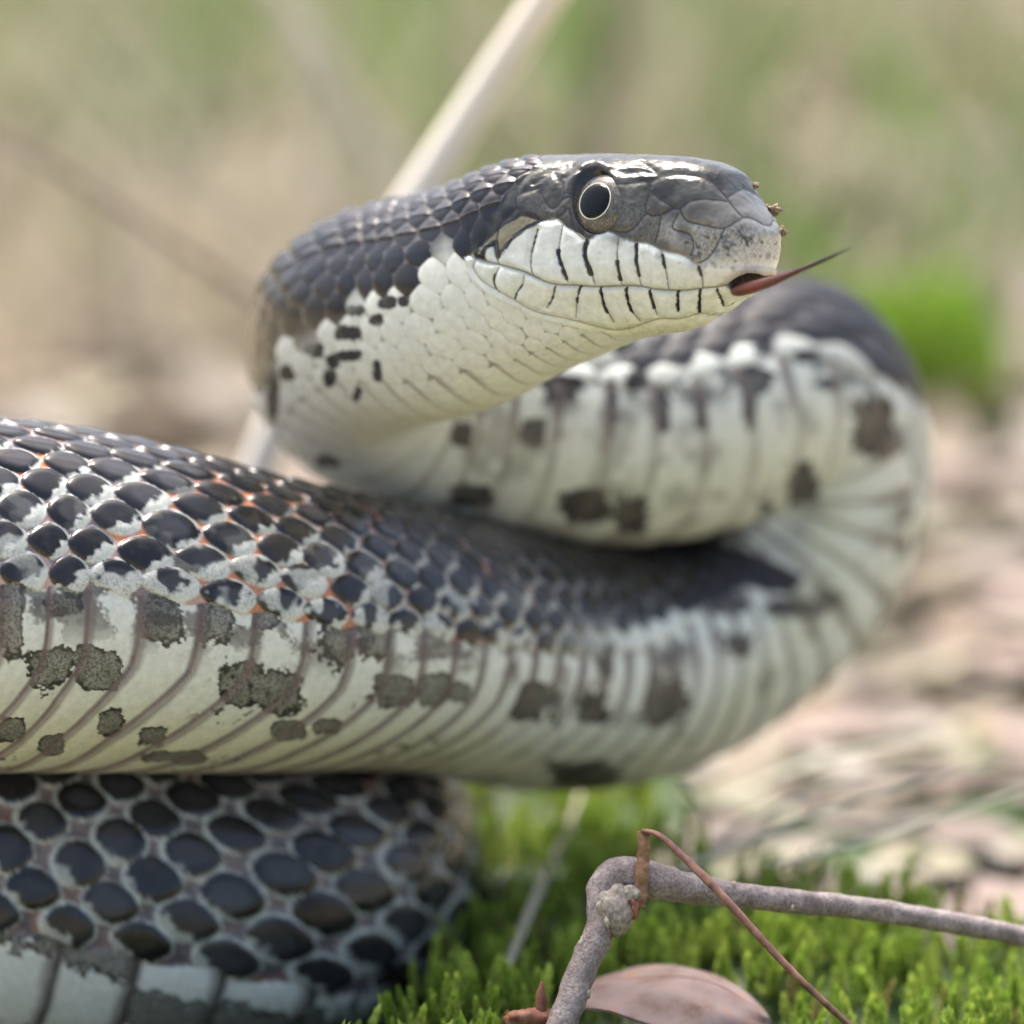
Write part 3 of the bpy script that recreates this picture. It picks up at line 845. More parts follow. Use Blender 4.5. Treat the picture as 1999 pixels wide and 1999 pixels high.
# sutures
hl(col(0.10, 0.09, 0.08), sstep(2.6, 1.0, d_lip) * 0.75 * sstep(905, 930, hx))
hl(col(0.015, 0.014, 0.014), sstep(2.4, 0.9, d_pl) * sstep(-2, -8, hy - labtop_y) * 0.9)
hl(col(0.12, 0.10, 0.085), sstep(1.8, 0.7, d_pl) * wl * 0.8)
hl(col(0.10, 0.085, 0.07), sstep(2.0, 0.8, d_ul) * wl * (~below) * 0.85)
BLK = [(UPLAB[1], 0.0, .55, 2.2), (UPLAB[2], .45, .98, 5.0), (UPLAB[3], .05, .8, 6.2), (UPLAB[4], .5, .95, 4.8), (UPLAB[5], .05, .8, 4.6), (UPLAB[6], .15, .55, 4.2), (UPLAB[7], .2, .6, 4.2),
       (LOLAB[1], .3, .9, 2.8), (LOLAB[2], .4, 1, 3.0), (LOLAB[3], .1, .9, 2.2), (LOLAB[4], 0, .6, 3.0), (LOLAB[5], 0, .8, 3.8), (LOLAB[6], 0, .75, 3.9), (LOLAB[7], 0, .8, 4.2), (LOLAB[8], 0.1, .8, 4.6), (LOLAB[9], .1, .9, 4.4), (LOLAB[10], .1, .7, 3.2)]
hl(col(0.14, 0.12, 0.10), sstep(2.0, 0.8, d_ll) * below * 0.8)
for ln, a0, a1, wd in BLK:
    sp_ = np.array(smooth_poly(ln, 8)); nn_ = len(sp_)
    sub = sp_[int(a0 * (nn_ - 1)):max(int(a1 * (nn_ - 1)), int(a0 * (nn_ - 1)) + 2)]
    hl(col(0.010, 0.010, 0.011), sstep(wd, wd * 0.55, seg_dist(hx, hy, [tuple(q) for q in sub]) + (hn3 - 0.5) * 3.0))
hl(col(0.16, 0.15, 0.11), sstep(2.4, 0.8, d_lb) * 0.6 * below)
# mouth notch for the tongue
NOTCH = Z2([(825, 1198), (870, 1150), (930, 1108), (990, 1086), (1060, 1088), (1140, 1110), (1230, 1150), (1330, 1170), (1330, 1200), (1230, 1212), (1130, 1222), (1040, 1240), (960, 1243), (890, 1228)])
inn = in_poly(hx, hy, NOTCH); dn = seg_dist(hx, hy, NOTCH + NOTCH[:1])
hl(col(0.25, 0.15, 0.09), sstep(16, 2, dn) * (~inn) * 0.55 * (~below))
hl(col(0.020, 0.012, 0.011), np.where(inn, sstep(-1, 4, dn), 0.0))
# relief
dall = np.minimum(np.minimum(np.where(below, d_ll, d_ul + 99 * (hy < labtop_y - 3)), d_lip), np.minimum(d_pl + 99 * below, d_lb + 99 * (~below)))
pil = np.where(hy < labtop_y, 0.16, 0.40)
hd = pil * (1 - np.exp(-(dall / 7.0) ** 2)) - 0.08 + 0.07 * (hn2 - 0.5) + 0.09 * (hn1 - 0.5) + 0.05 * (hn3 - 0.5)
hd = hd - 0.30 * np.exp(-(d_lip / 3.6) ** 2) * sstep(905, 930, hx)
ed = np.hypot((hx - EYE[0]) / 45, (hy - EYE[1]) / 63)
hd = hd + 0.38 * np.exp(-((ed - 1.15) / 0.22) ** 2) * sstep(EYE[1] + 10, EYE[1] - 40, hy) - 0.9 * sstep(1.06, 0.85, ed)
hd = hd - np.where(inn, 3.2 * sstep(0, 7, dn), 0.0)
hg = np.full(len(hm), 0.15) + 0.10 * (hn1 - 0.4) + 0.10 * (wl > 0.5)
hg = np.where(inn, 0.6, hg) + 0.05 * (hn2 - 0.5)
hgr = np.clip(blob(1235, 425, 60, 50) + blob(1110, 400, 30, 50) + blob(1060, 410, 50, 30) + 0.7 * blob(1420, 470, 100, 40), 0, 0.7) * (1 - wl)
pig[hm] = pig[hm] * (1 - hwt[:, None]) + hp * hwt[:, None]
disp[hm] = disp[hm] * (1 - hwt) + hd * hwt
gloss[hm] = gloss[hm] * (1 - hwt) + hg * hwt
grain[hm] = grain[hm] * (1 - hwt) + hgr * hwt
# mirror right half of the head and neck to the left half
neckrows = np.nonzero(rows_s > s_cp[I_NECK])[0]
for i in neckrows:
    n = rows_n[i]; a = start[i]
    jr = np.arange(1, n // 2)
    for arr in (pig, disp, gloss, grain):
        arr[a + n - jr] = arr[a + jr]
# under the chin stays pale
chin = (f > -44) & (ath > math.radians(150)) & ~np.isin(np.arange(NV), hm[hwt > 0.5])

SV = B + N * disp[:, None]
eyedir = None
i0 = hm[np.argmin(np.hypot(hx - EYE[0], hy - EYE[1]))]
i0m = start[ri[i0]] + (rows_n[ri[i0]] - jj[i0])
EYES = [(B[i0] * 1e-3, N[i0]), (B[i0m] * 1e-3, N[i0m])]
HEADROW = ri[i0]

F4, F3 = [], []
for i in range(len(rows_n) - 1):
    n, m = rows_n[i], rows_n[i + 1]
    a, c = start[i], start[i + 1]
    if n == m:
        j = np.arange(n); j2 = (j + 1) % n
        F4.append(np.stack([a + j, c + j, c + j2, a + j2], -1))
    elif m == 2 * n:
        j = np.arange(n); j2 = (j + 1) % n
        f0, f1, f2 = c + 2 * j, c + 2 * j + 1, c + (2 * j + 2) % m
        F3 += [np.stack([a + j, f0, f1], -1), np.stack([a + j, f1, a + j2], -1), np.stack([a + j2, f1, f2], -1)]
    else:
        j = np.arange(m); j2 = (j + 1) % m
        f0, f1, f2 = a + 2 * j, a + 2 * j + 1, a + (2 * j + 2) % n
        F3 += [np.stack([f0, c + j, f1], -1), np.stack([f1, c + j, c + j2], -1), np.stack([f1, c + j2, f2], -1)]
# close the snout and the tail end
tipP = B[start[-2]:start[-1]].mean(0); endP = B[start[0]:start[1]].mean(0)
SV = np.vstack([SV, tipP, endP])
pig = np.vstack([pig, pig[start[-2]], DARK]); gloss = np.append(gloss, [0.35, 0.35]); grain = np.append(grain, [0, 0])
j = np.arange(rows_n[-1]); F3.append(np.stack([start[-2] + j, np.full(len(j), NV), start[-2] + (j + 1) % len(j)], -1))
j = np.arange(rows_n[0]); F3.append(np.stack([j, (j + 1) % len(j), np.full(len(j), NV + 1)], -1))
snake_root = empty("snake", Vector(gnd(-60, 60, -10)), "black and white rat snake reared in an S coil with tongue out", "snake")
sme = np_mesh("body", SV * 0.001, [np.vstack(F4), np.vstack(F3)], True, {"pigment": np.clip(pig, 0, 1), "gloss": gloss, "grain": grain})
link("body", sme, m_snake, snake_root)

# eyes
def dome_mesh(name, R, depth, n=48, m=16, r0=0.0):
    V, Fq = [], []
    rr = np.linspace(r0, 1, m)
    for q in rr:
        a = np.linspace(0, 2 * np.pi, n, endpoint=False)
        V.append(np.stack([R * q * np.cos(a), R * q * np.sin(a), np.full(n, depth * math.sqrt(max(0, 1 - q * q)))], -1))
    V = np.vstack(V)
    i = np.arange(m - 1)[:, None] * n; j = np.arange(n)[None]; j2 = (j + 1) % n
    return np_mesh(name, V, np.stack([i + j, i + n + j, i + n + j2, i + j2], -1).reshape(-1, 4))
def cap_z(R, depth, q): return depth * math.sqrt(max(0, 1 - (q / R) ** 2))
RE = 4.25e-3
me_eye = dome_mesh("eye", RE, 2.1e-3)
me_pup = dome_mesh("pupil", 2.42e-3, 2.1e-3 - cap_z(RE, 2.1e-3, 2.42e-3) + 0.05e-3)
a = np.linspace(0, 2 * np.pi, 64, endpoint=False)
def ring_mesh():
    Rr, rr = 2.47e-3, 0.095e-3
    b_ = np.linspace(0, 2 * np.pi, 8, endpoint=False)
    V = np.stack([((Rr + rr * np.cos(b_)[None]) * np.cos(a)[:, None]).ravel(), ((Rr + rr * np.cos(b_)[None]) * np.sin(a)[:, None]).ravel(), np.tile(rr * 0.6 * np.sin(b_), 64)], -1)
    i = np.arange(64)[:, None]; j = np.arange(8)[None]
    return np_mesh("iris_ring", V, np.stack([i * 8 + j, ((i + 1) % 64) * 8 + j, ((i + 1) % 64) * 8 + (j + 1) % 8, i * 8 + (j + 1) % 8], -1).reshape(-1, 4))
me_ring = ring_mesh()
for pos, nrm in EYES:
    nn_ = Vector(nrm)
    e = link("eye", me_eye, m_eye)
    fw = Vector(Trow[HEADROW])
    xax = (fw - nn_ * fw.dot(nn_)).normalized(); yax = nn_.cross(xax)
    from mathutils import Matrix
    Mx = Matrix((xax, yax, nn_)).transposed().to_4x4()
    Mx.translation = Vector(pos) - nn_ * 0.0016
    e.matrix_world = Mx
    bpy.context.view_layer.update()
    e.parent = snake_root; e.matrix_parent_inverse = snake_root.matrix_world.inverted()
    bpy.context.view_layer.update()
    zc = cap_z(RE, 2.1e-3, 2.42e-3)
    for nm, me_, mt_ in (("pupil", me_pup, m_pupil), ("iris_ring", me_ring, m_ring)):
        o = link(nm, me_, mt_)
        o.parent = e
        o.location = (0, 0, zc)

# tongue: flat red root, two dark tines
def tongue():
    k0 = head_pt(-5.0, 566); p0 = k0
    def tp(px_, py_, dl): return at(px_, py_, dl)
    root = p0
    pts = [root, tp(1462, 562, -7.0), tp(1500, 551, -9.0), tp(1540, 536, -11.5), tp(1585, 517, -14.5), tp(1625, 499, -17.0), tp(1656, 484, -19.5)]
    Cc = pathpts(pts, 60)
    q = np.linspace(0, 1, 60)
    Vs, Fs, al = [], [], []
    base = 0
    split = 0.5
    def add(Cl, Rl, ql):
        nonlocal base
        T, D, S = frames(Cl)
        th_ = np.linspace(0, 2 * np.pi, 12, endpoint=False)
        V = Cl[:, None] + Rl[:, None, None] * (np.cos(th_)[None, :, None] * D[:, None] * 0.62 + np.sin(th_)[None, :, None] * S[:, None])
        m = len(Cl); i = np.arange(m - 1)[:, None] * 12; j = np.arange(12)[None]
        Vs.append(V.reshape(-1, 3)); Fs.append(base + np.stack([i + j, i + (j + 1) % 12, i + 12 + (j + 1) % 12, i + 12 + j], -1).reshape(-1, 4))
        al.append(np.repeat(ql, 12)); base += m * 12
    Rr = np.interp(q, [0, 0.2, 0.38, 0.55, 0.8, 1], [1.4, 1.35, 1.05, 0.62, 0.36, 0.10]) * 1e-3
    cut = q <= 0.60
    add(Cc[cut], Rr[cut], q[cut])
    for sgn in (-1, 1):
        tin = q >= 0.52
        w_ = (q[tin] - 0.52)
        off = RH[None] * (sgn * (0.25 + 1.3 * w_)[:, None] * 1e-3) + UP[None] * (sgn * -0.25e-3 * w_[:, None])
        add(Cc[tin] + off, Rr[tin] * 0.72, q[tin])
    me = np_mesh("tongue", np.vstack(Vs), np.vstack(Fs), True, {"along": np.concatenate(al)})
    link("tongue", me, m_tongue, snake_root)
tongue()

# ------------------------------------------------------------------ forest floor
coil_ax = Crow[(rows_s < s_cp[12])][::6] * 0.001
def clear_of_coil(x, y, z, marg=0.0235):
    d = np.full(len(x), 9.0)
    for c in coil_ax:
        d = np.minimum(d, np.sqrt((x - c[0]) ** 2 + (y - c[1]) ** 2 + np.minimum(z - c[2], 0) ** 2))
    return d > marg

def moss_z(x, y):
    m = vnoise2(x * 48 + 13, y * 48 + 40, 61) * 0.65 + vnoise2(x * 120 + 3, y * 120 + 4, 62) * 0.35
    return -0.0165 + 0.0125 * m

def ribbon(P0, P1, bend, w, nseg, side, fold=0.25, tip=0.12):
    """one tapering folded blade; returns V,F"""
    t_ = np.linspace(0, 1, nseg + 1)[:, None]
    mid = P0 * (1 - t_) + P1 * t_ + bend * (t_ * (1 - t_) * 4)
    ax = P1 - P0; ax = ax / (np.linalg.norm(ax) + 1e-9)
    s_ = np.cross(ax, side); s_ = s_ / (np.linalg.norm(s_) + 1e-9)
    nrm = np.cross(s_, ax)
    ww = w * np.clip(np.minimum(0.55 + 1.2 * t_, (1 - t_) * 2.2 + tip), 0, 1)
    A = mid - s_ * ww; Bm = mid - nrm * ww * fold; Cc = mid + s_ * ww
    V = np.stack([A, Bm, Cc], 1).reshape(-1, 3)
    i = np.arange(nseg)[:, None] * 3
    F = np.concatenate([i + np.array([0, 1, 4, 3]), i + np.array([1, 2, 5, 4])])
    return V, F

def gather(parts):
    Vs, Fs, Cs, b0 = [], [], [], 0
    for V, F, c in parts:
        Vs.append(V); Fs.append(F + b0); Cs.append(np.broadcast_to(c, (len(V), 3)) if np.ndim(c) == 1 else c); b0 += len(V)
    return np.vstack(Vs), np.vstack(Fs), np.vstack(Cs)

# moss: leafy shoots
def build_moss():
    R = np.random.default_rng(3)
    parts = []
    # cushion under the shoots
    gx = np.linspace(-0.075, 0.16, 140); gy = np.linspace(-0.10, 0.20, 160)
    X, Y = np.meshgrid(gx, gy, indexing='ij')
    Zb = moss_z(X, Y) - 0.0015
    edge = moss_mask(X.ravel(), Y.ravel()).reshape(X.shape)
    Zb = np.where(edge > 0, Zb, -0.024)
    V = np.stack([X.ravel(), Y.ravel(), Zb.ravel()], -1)
    n = len(gy); i, j = np.meshgrid(np.arange(len(gx) - 1), np.arange(n - 1), indexing='ij')
    q = (i * n + j).ravel()
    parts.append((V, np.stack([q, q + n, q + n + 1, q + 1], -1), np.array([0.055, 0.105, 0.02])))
    # three shoot shapes
    shapes = []
    for k in range(4):
        sv_, sf_, sh_ = [], [], []
        nl = 26; H = 1.0
        b0 = 0
        for q in range(nl):
            z = 0.12 + 0.88 * q / nl
            az = q * 2.399 + k
            L = (0.24 - 0.07 * z) * (0.9 + 0.2 * R.random()); W = L * 0.42
            el = math.radians(25 + 50 * z ** 2)
            d = np.array([math.cos(az) * math.cos(el), math.sin(az) * math.cos(el), math.sin(el)])
            s_ = np.array([-math.sin(az), math.cos(az), 0]) * W
            o = np.array([0, 0, z])
            sv_ += [o, o + d * L * 0.45 + s_, o + d * L + np.array([0, 0, 0.04]), o + d * L * 0.45 - s_]
            sf_.append([b0, b0 + 1, b0 + 2, b0 + 3]); b0 += 4
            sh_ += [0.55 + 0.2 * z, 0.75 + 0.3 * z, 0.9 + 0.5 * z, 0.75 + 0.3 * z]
        for a_ in range(3):
            a0, a1 = a_ * 2.094, (a_ + 1) * 2.094
            sv_ += [np.array([0.04 * math.cos(a0), 0.04 * math.sin(a0), 0]), np.array([0.04 * math.cos(a1), 0.04 * math.sin(a1), 0]), np.array([0.02 * math.cos(a1), 0.02 * math.sin(a1), 1]), np.array([0.02 * math.cos(a0), 0.02 * math.sin(a0), 1])]
            sf_.append([b0, b0 + 1, b0 + 2, b0 + 3]); b0 += 4
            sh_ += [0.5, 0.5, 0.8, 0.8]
        shapes.append((np.array(sv_), np.array(sf_), np.array(sh_)))
    N_ = 8200
    x = R.uniform(-0.075, 0.16, N_); y = R.uniform(-0.10, 0.20, N_)
    keep = (R.random(N_) < moss_mask(x, y) * np.interp(y, [0.05, 0.15], [1, 0.55]))
    x, y = x[keep], y[keep]
    z = moss_z(x, y)
    ok = clear_of_coil(x, y, z + 0.006)
    lc = at(1310, 1958, 19)
    ok &= ~((np.abs(x - lc[0]) < 0.0155) & (np.abs(y - lc[1]) < 0.0125))
    x, y, z = x[ok], y[ok], z[ok]
    for i in range(len(x)):
        V, F, sh = shapes[i % 4]
        hgt = R.uniform(0.0050, 0.0088)
        a = R.uniform(0, 6.283); lx, ly = R.normal(0, 0.22, 2)
        c, s_ = math.cos(a), math.sin(a)
        W = np.empty_like(V)
        wd = R.uniform(0.75, 1.0)
        W[:, 0] = (V[:, 0] * c - V[:, 1] * s_) * wd + V[:, 2] * lx
        W[:, 1] = (V[:, 0] * s_ + V[:, 1] * c) * wd + V[:, 2] * ly
        W[:, 2] = V[:, 2]
        W = W * hgt + np.array([x[i], y[i], z[i]])
        g = R.random()
        base = np.array([0.24, 0.37, 0.045]) * (1 - g) + np.array([0.48, 0.58, 0.11]) * g
        if R.random() < 0.04: base = np.array([0.30, 0.26, 0.09])
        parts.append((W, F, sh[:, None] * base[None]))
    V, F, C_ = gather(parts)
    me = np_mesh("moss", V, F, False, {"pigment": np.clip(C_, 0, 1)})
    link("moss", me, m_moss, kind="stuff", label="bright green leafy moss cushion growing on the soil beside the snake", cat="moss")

MOSS_POLY = [tuple(ground_at(*p)[:2]) for p in ((-100, 2350), (560, 2020), (880, 1800), (800, 1460), (960, 1420), (1200, 1440), (1330, 1560), (1500, 1620), (1700, 1660), (2150, 1740), (2300, 2500), (900, 2700))]
def moss_mask(x, y):
    xx = x + 0.012 * (vnoise2(x * 60 + 5, y * 60 + 5, 71) - 0.5); yy = y + 0.02 * (vnoise2(x * 60 + 15, y * 60 + 5, 72) - 0.5)
    return in_poly(xx, yy, MOSS_POLY).astype(float)
build_moss()

# fallen leaves and straw that carpet the floor
def build_litter():
    R = np.random.default_rng(5)
    parts = []
    cols = [(0.50, 0.39, 0.33), (0.55, 0.46, 0.34), (0.40, 0.32, 0.27), (0.58, 0.44, 0.36), (0.30, 0.24, 0.19), (0.52, 0.48, 0.33), (0.62, 0.56, 0.47)]
    for _ in range(4200):
        d = 0.56 + R.random() ** 1.6 * 3.2
        px_ = R.uniform(-700, 2700)
        k = WID / 1999 / FOC
        x = (px_ - 999.5) * k * d; y = CAM[1] + d
        if moss_mask(np.array([x]), np.array([y]))[0] > 0: continue
        if y < 0.20 and x < 0.03: continue
        z = float(ground_z(np.array([x]), np.array([y]))[0]) + R.uniform(0.001, 0.005)
        L = R.uniform(0.010, 0.028) * np.interp(d, [0.6, 0.85, 1.5], [0.45, 0.8, 1.5]); W = L * R.uniform(0.30, 0.5)
        a = R.uniform(0, 6.283); fl = np.interp(d, [0.6, 1.0], [0.35, 1.0]); tilt = R.normal(0, 0.22, 2) * fl; cup = R.uniform(-0.3, 0.3) * fl; curl = R.uniform(-0.25, 0.3) * fl
        n = 6
        t_ = np.linspace(-1, 1, n)
        wv = np.sqrt(np.clip(1 - t_ ** 2, 0.02, 1)) * (1 - 0.25 * t_)
        V = []
        for q, w_ in zip(t_, wv):
            for sgn in (-1, 0, 1):
                V.append((q * L, sgn * w_ * W, curl * L * q * q + cup * W * sgn * sgn * w_))
        V = np.array(V)
        V[:, 2] += V[:, 0] * tilt[0] + V[:, 1] * tilt[1]
        V[:, 2] -= V[:, 2].min()
        c, s_ = math.cos(a), math.sin(a)
        V = np.stack([V[:, 0] * c - V[:, 1] * s_ + x, V[:, 0] * s_ + V[:, 1] * c + y, V[:, 2] + z], -1)
        i = np.arange(n - 1)[:, None] * 3
        F = np.concatenate([i + np.array([0, 3, 4, 1]), i + np.array([1, 4, 5, 2])])
        parts.append((V, F, np.array(cols[R.integers(len(cols))]) * R.uniform(0.50, 0.66)))
    V, F, C_ = gather(parts)
    link("leaf_litter", np_mesh("leaf_litter", V, F, True, {"pigment": np.clip(C_, 0, 1)}), m_litter, kind="stuff", label="carpet of dead tan leaves over the woodland floor", cat="leaf litter")

def build_grass():
    R = np.random.default_rng(8)
    parts = []
    for _ in range(5200):
        d = 0.78 + R.random() ** 1.15 * 4.5
        k = WID / 1999 / FOC
        px_ = R.uniform(-900, 2900)
        x = (px_ - 999.5) * k * d; y = CAM[1] + d
        if d < 1.02: continue
        patch = vnoise2(np.array([x * 5 + 3.3]), np.array([y * 2.2 + 1.7]), 81)[0]
        if R.random() > 0.25 + patch: continue
        z = float(ground_z(np.array([x]), np.array([y]))[0]) - 0.002
        H = R.uniform(0.03, 0.10) * (1 + 0.7 * (d - 0.8)); 
        if d < 1.3: H = min(H, 0.07)
        lean = R.normal(0, 0.55, 2)
        P0 = np.array([x, y, z]); P1 = P0 + np.array([lean[0] * H, lean[1] * H, H])
        bend = np.array([lean[0], lean[1], 0.3]) * H * R.uniform(-0.15, 0.25)
        gr = vnoise2(np.array([x * 3.1 + 7]), np.array([y * 1.6 + 2]), 82)[0] + 0.12 * (px_ - 1000) / 1000
        if R.random() < sstep(0.42, 0.75, gr) * 0.8:
            c = np.array([0.16, 0.26, 0.06]) * R.uniform(0.7, 1.3)
        else:
            c = np.array([(0.55, 0.48, 0.33), (0.48, 0.44, 0.30), (0.40, 0.35, 0.26), (0.58, 0.50, 0.38)][R.integers(4)]) * R.uniform(0.8, 1.15)
        V, F = ribbon(P0, P1, bend, R.uniform(0.0009, 0.0022) * (1 + 0.3 * d), 5, np.array([R.normal(), R.normal(), 0.1]))
        parts.append((V, F, c))
    V, F, C_ = gather(parts)
    link("grass", np_mesh("grass", V, F, True, {"pigment": np.clip(C_, 0, 1)}), m_grass, kind="stuff", label="dry tan and green grass standing behind the snake", cat="grass")
build_litter()
build_grass()

# ------------------------------------------------------------------ single stems behind the snake
def stem(name, pts, radii, m, label, cat, n=14, group=None, flat=None, seg=50):
    """pts: (px, py, mm behind focus)"""
    Cc = pathpts([at(*p) for p in pts], seg)
    Rr = np.interp(np.linspace(0, 1, seg), np.linspace(0, 1, len(radii)), radii) * 1e-3
    me = tube_mesh(name, Cc, Rr, n, flat=None if flat is None else np.full(seg, flat))
    return link(name, me, m, label=label, cat=cat, group=group)
gS = ground_at(330, 1250, -0.016)
def on_ground(px_, dl, z=-0.017):
    """point of the floor straight below a pixel column at a given distance"""
    d = FOC + dl * 1e-3
    k = WID / 1999 * d / FOC
    v_ = (z - CAM[2] + d * math.sin(PITCH)) / math.cos(PITCH)
    return px_, 999.5 - v_ / k, dl
stem("dry_stalk", [on_ground(420, 150), (520, 872, 145), (640, 655, 140), (818, 378, 130), (985, 120, 122), (1090, -40, 116), (1250, -320, 108)], [2.6, 2.6, 2.9, 3.2, 3.3, 3.2, 3.0, 2.6], m_stalk,
     "thick cream dry stalk leaning up behind the snake's neck", "stalk")
stem("weed_stalk", [on_ground(760, 235), (560, 625, 225), (470, 562, 220), (330, 470, 212), (205, 388, 205), (40, 290, 198), (-200, 180, 190)], [1.3, 1.25, 1.2, 1.1, 0.7, 0.3], m_brown,
     "thin brown stem slanting down behind the bend of the snake's neck", "stem")
stem("dry_grass", [on_ground(900, 430), (800, 420, 420), (700, 240, 415), (650, 150, 412), (560, 10, 410), (430, -260, 408)], [4.2, 4.2, 4.0, 3.5, 2.4], m_tan,
     "broad tan grass blade leaning left of the cream stalk", "grass blade", flat=0.25)
stem("grass_stalk", [on_ground(700, 560), (650, 380, 550), (610, 220, 545), (575, 90, 540), (530, -160, 535)], [5.0, 5.0, 4.6, 4.0, 2.5], m_tan,
     "upright pale tan grass blade crossing behind the broad tan blade", "grass blade", flat=0.25)
stem("reed", [on_ground(1130, 700), (1155, 300, 690), (1185, 130, 690), (1230, -100, 685)], [6.0, 6.0, 5.0, 3.5], m_brown,
     "upright brown blade standing far behind the top of the snake's head", "grass blade", flat=0.3)
stem("thin_straw", [(985, 1900, 45), (1025, 1800, 60), (1075, 1690, 78), (1115, 1600, 95), (1150, 1500, 110)], [0.7, 0.7, 0.6, 0.45, 0.25], m_tan,
     "thin pale stem rising from the moss beside the snake's lower coil", "stem", n=10)
# a tuft of bright green blades
gp = ground_at(1800, 850, -0.022)
tuft = empty("green_sprout", Vector(gp), "small bright green sprout behind the right loop of the snake", "plant")
RS = np.random.default_rng(21)
for i in range(44):
    dx = RS.uniform(-0.011, 0.011); hh = RS.uniform(0.022, 0.046); lx = dx * 0.25 + RS.normal(0, 0.003); w_ = RS.uniform(0.0032, 0.0050)
    P0 = gp + np.array([dx, 0.004 * (i % 3), 0]); P1 = P0 + np.array([lx, -0.004 + 0.004 * (i % 2), hh])
    V, F = ribbon(P0, P1, np.array([lx * 0.3, -0.002, 0]), w_ * 1.9, 8, np.array([0.1, 1.0, 0.1]), 0.3)
    link("leaf", np_mesh("leaf", V, F, True, {"pigment": np.tile(np.array([[0.27, 0.45, 0.035]]) * RS.uniform(0.8, 1.1), (len(V), 1))}), m_green, tuft)
# straw lying on the litter
STRAW = [((1240, 1745), (1560, 1600), (1900, 1500), 70, 1.0, "tallest pale straw lying across the litter beyond the twig"),
         ((1500, 1690), (1700, 1640), (2000, 1540), 62, 0.8, "pale green straw lying on the litter behind the thin twig end"),
         ((1370, 1660), (1600, 1540), (1850, 1490), 95, 0.9, "straw lying on the litter between the snake's belly and the twig"),
         ((1400, 1570), (1620, 1480), (1900, 1440), 120, 1.1, "straw lying farthest back on the litter right of the snake"),
         ((1330, 1530), (1375, 1590), (1360, 1680), 80, 0.8, "short curled straw standing by the snake's lower loop")]
for a_, b_, c_, dl, rr, lb in STRAW:
    stem("straw", [(*a_, dl), (*b_, dl + 4), (*c_, dl + 10)], [rr * 0.8, rr, rr * 0.7, rr * 0.3], m_grey, lb, "straw", n=8, group="straws on the litter", flat=0.5, seg=30)

# ------------------------------------------------------------------ things in front: twig, dry stem, leaf, chip
tw_pts = [(1040, 2160, -6), (1072, 2060, -4), (1107, 1975, -2), (1148, 1866, 0), (1176, 1795, 1), (1176, 1735, 2), (1200, 1706, 3), (1250, 1712, 4), (1355, 1735, 6), (1521, 1757, 9), (1654, 1770, 12), (1850, 1800, 16), (2080, 1850, 20), (2300, 1930, 24)]
Ct = pathpts([at(*p) for p in tw_pts], 160)
tl = np.linspace(0, 1, 160)
pq = project(Ct)
Rt = np.interp(tl, [0, 0.2, 0.28, 0.33, 0.37, 0.42, 0.6, 1.0], [2.1, 1.95, 2.15, 2.45, 2.05, 1.75, 1.55, 1.25]) * 1e-3
twig = empty("twig", Vector(Ct[0]), "bent grey-brown twig with a knobbly joint rising from the moss", "twig")
link("stem", tube_mesh("stem", Ct, Rt, 28, noise=0.22, nf=700, seed=3), m_twig, twig)
def lump(name, c, ax, m, parent=None, seed=0, rough=0.35, nf=900, n=24, **kw):
    """irregular pebble-like mesh: centre, three half axes in mm (right, up, toward)"""
    V, F = [], []
    mlat = n // 2
    for i in range(mlat + 1):
        la = math.pi * i / mlat - math.pi / 2
        for j in range(n):
            lo = 2 * math.pi * j / n
            V.append((math.cos(la) * math.cos(lo), math.cos(la) * math.sin(lo), math.sin(la)))
    V = np.array(V)
    Wd = (V[:, :1] * RIGHT * ax[0] + V[:, 1:2] * FWD * ax[2] + V[:, 2:] * UP * ax[1]) * 1e-3
    Wd = Wd * (1 + rough * (vnoise3(Wd + c, nf, seed)[:, None] - 0.5) + rough * 0.6 * (vnoise3(Wd + c, nf * 2.6, seed + 1)[:, None] - 0.5)) + c
    i = np.arange(mlat)[:, None] * n; j = np.arange(n)[None]
    F = np.stack([i + j, i + (j + 1) % n, i + n + (j + 1) % n, i + n + j], -1).reshape(-1, 4)
    return link(name, np_mesh(name, Wd, F), m, parent, **kw)
lump("knot", at(1200, 1778, 1.2), (2.6, 3.4, 2.7), m_node, twig, 5, 0.55, 420)
lump("bud_scar", at(1232, 1745, 0.5), (1.5, 1.1, 1.2), m_node, twig, 8, 0.6, 900)
lump("bud_scar", at(1240, 1768, 0.2), (1.0, 1.2, 1.2), m_chip, twig, 18, 1.2, 1300)
for (x, y, dl, s_) in ((1169, 1771, -1.6, 0.5), (1185, 1800, -1.7, 0.5), (1136, 1838, -0.6, 0.45), (1146, 1940, -1.8, 0.65), (1130, 1905, -1.9, 0.28), (1433, 1727, 6.0, 0.35), (1484, 1745, 7.0, 0.3), (1547, 1772, 7.6, 0.3), (1285, 1735, 3.6, 0.3), (1378, 1739, 4.7, 0.28)):
    lump("lenticel", at(x, y, dl), (s_ * 0.8, s_ * 1.25, s_ * 0.6), m_lent, twig, int(x), 1.1, 2600, n=14)

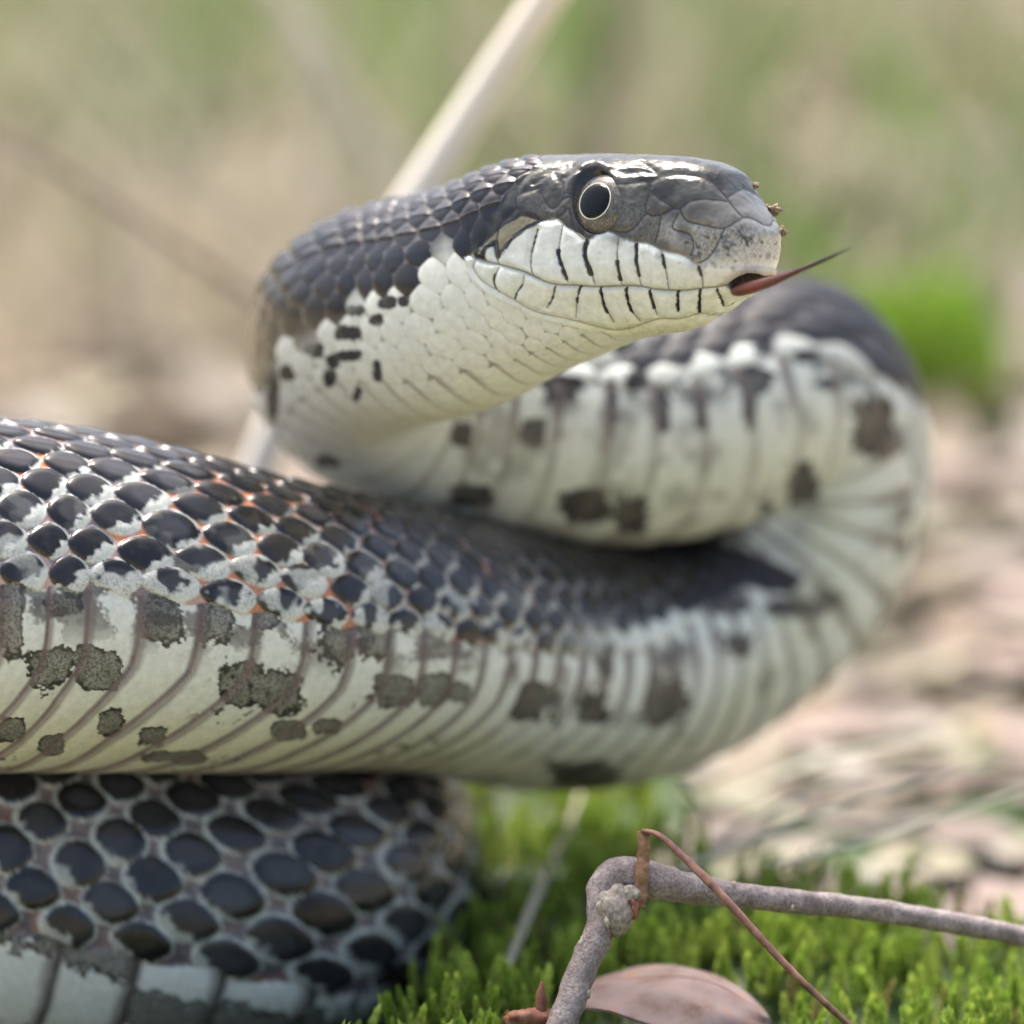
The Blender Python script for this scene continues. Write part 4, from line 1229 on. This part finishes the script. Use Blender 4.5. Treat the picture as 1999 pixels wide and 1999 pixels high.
dry = empty("broken_twig", Vector(at(1250, 1750, 0)), "snapped russet dry stem hooked over the knobbly twig joint", "broken twig")
Cs = pathpts([at(1246, 1770, 0.8), at(1251, 1735, 0.9), at(1256, 1690, 1.0), at(1257, 1650, 1.2), at(1256, 1622, 1.4)], 40)
link("stub", tube_mesh("stub", Cs, np.interp(np.linspace(0, 1, 40), [0, 0.3, 0.85, 1], [1.05, 0.9, 0.82, 0.95]) * 1e-3, 18, noise=0.55, nf=1300, seed=9), m_stub, dry)
Cb = pathpts([at(1254, 1622, 0.8), at(1272, 1624, 0.3), at(1318, 1657, -0.8), at(1397, 1735, -1.6), at(1462, 1806, -1.2), at(1540, 1890, 1.0), at(1640, 1985, 6), at(1720, 2060, 12)], 70)
link("blade", tube_mesh("blade", Cb, np.interp(np.linspace(0, 1, 70), [0, 0.06, 0.2, 0.5, 1], [0.55, 0.66, 0.95, 0.85, 0.6]) * 1e-3, 12, flat=np.full(70, 0.55), noise=0.2, nf=900, seed=4, up0=UP), m_blade, dry)

def big_leaf():
    c0 = at(1310, 1958, 19)
    root = empty("fallen_leaf", Vector(c0), "domed pinkish brown fallen leaf lying on the moss under the twig", "leaf")
    n, m = 36, 24
    a_, b_ = 14.0, 10.0
    V = []
    ax = camvec(0.97, -0.12, 0.25); bx = np.cross(np.array([0, 0, 1.0]), ax); bx /= np.linalg.norm(bx); nz_ = np.cross(ax, bx)
    if nz_[2] < 0: nz_ = -nz_
    tiltb = 0.45
    def pos(p, q):
        w_ = b_ * math.sqrt(max(0, 1 - abs(p) ** 2.3)) * (1 - 0.12 * p)
        x_, y_ = p * a_, q * w_
        h_ = 0.35 * math.sin(3.1 * p + 2.0 * q) + 0.25 * math.sin(9 * q + 4 * p) + 5.6 * (1 - 0.8 * p * p) * (1 - 0.55 * q * q) - 0.35 * math.exp(-(q / 0.05) ** 2) + 0.25 * math.sin(7 * p + 5 * abs(q)) * abs(q)
        return x_, y_, h_
    for p in np.linspace(-1, 1, n):
        for q in np.linspace(-1, 1, m):
            x_, y_, h_ = pos(p, q)
            V.append(c0 + (ax * x_ + bx * y_ + nz_ * (h_ - 1.5)) * 1e-3)
    V = np.array(V)
    Vt, Vb = V, V - nz_ * 0.35e-3
    i, j = np.meshgrid(np.arange(n - 1), np.arange(m - 1), indexing='ij'); q = (i * m + j).ravel()
    F = np.stack([q, q + m, q + m + 1, q + 1], -1)
    link("blade", np_mesh("blade", np.vstack([Vt, Vb]), np.vstack([F, F[:, ::-1] + len(V)])), m_leaf, root)
    mid = np.array([c0 + (ax * x_ + bx * y_ + nz_ * (h_ - 1.55)) * 1e-3 for x_, y_, h_ in [pos(p, 0.0) for p in np.linspace(-1, 1, 40)]])
    link("midrib", tube_mesh("midrib", mid, np.full(40, 0.36e-3), 8), m_rib, root)
big_leaf()

chip = lump("bark_chip", at(1030, 1990, 2), (3.2, 1.3, 2.0), m_chip, None, 4, 0.9, 700, label="small reddish bark chip standing in the moss beside the twig foot", cat="bark chip")
lump("splinter", at(1057, 1958, 1.6), (0.7, 2.8, 0.6), m_chip, chip, 14, 0.5, 700)

# crumbs of soil stuck to the snout
CRUMB = [((1476, 362), 0.5, 31, "orange soil crumb on the slope of the snake's forehead"),
         ((1512, 405), 0.75, 32, "largest soil crumb stuck on top of the snake's snout"),
         ((1534, 452), 0.6, 33, "dark soil crumb stuck to the tip of the snake's nose")]
sx, sy = project(SV[:NV] * 0.001)
hsel = np.nonzero(frow[ri] > -14)[0]
for (cx, cy), rr, sd, lb in CRUMB:
    dd = np.hypot(sx[hsel] - cx, sy[hsel] - cy)
    i_ = hsel[np.argmin(dd)]
    p_ = SV[i_] * 0.001 + N[i_] * rr * 0.45e-3
    lump("soil_crumb", p_, (rr, rr * 0.8, rr * 0.8), m_crumb, None, sd, 1.9, 2300, n=26, label=lb, cat="soil crumb", group="soil crumbs on the snout")
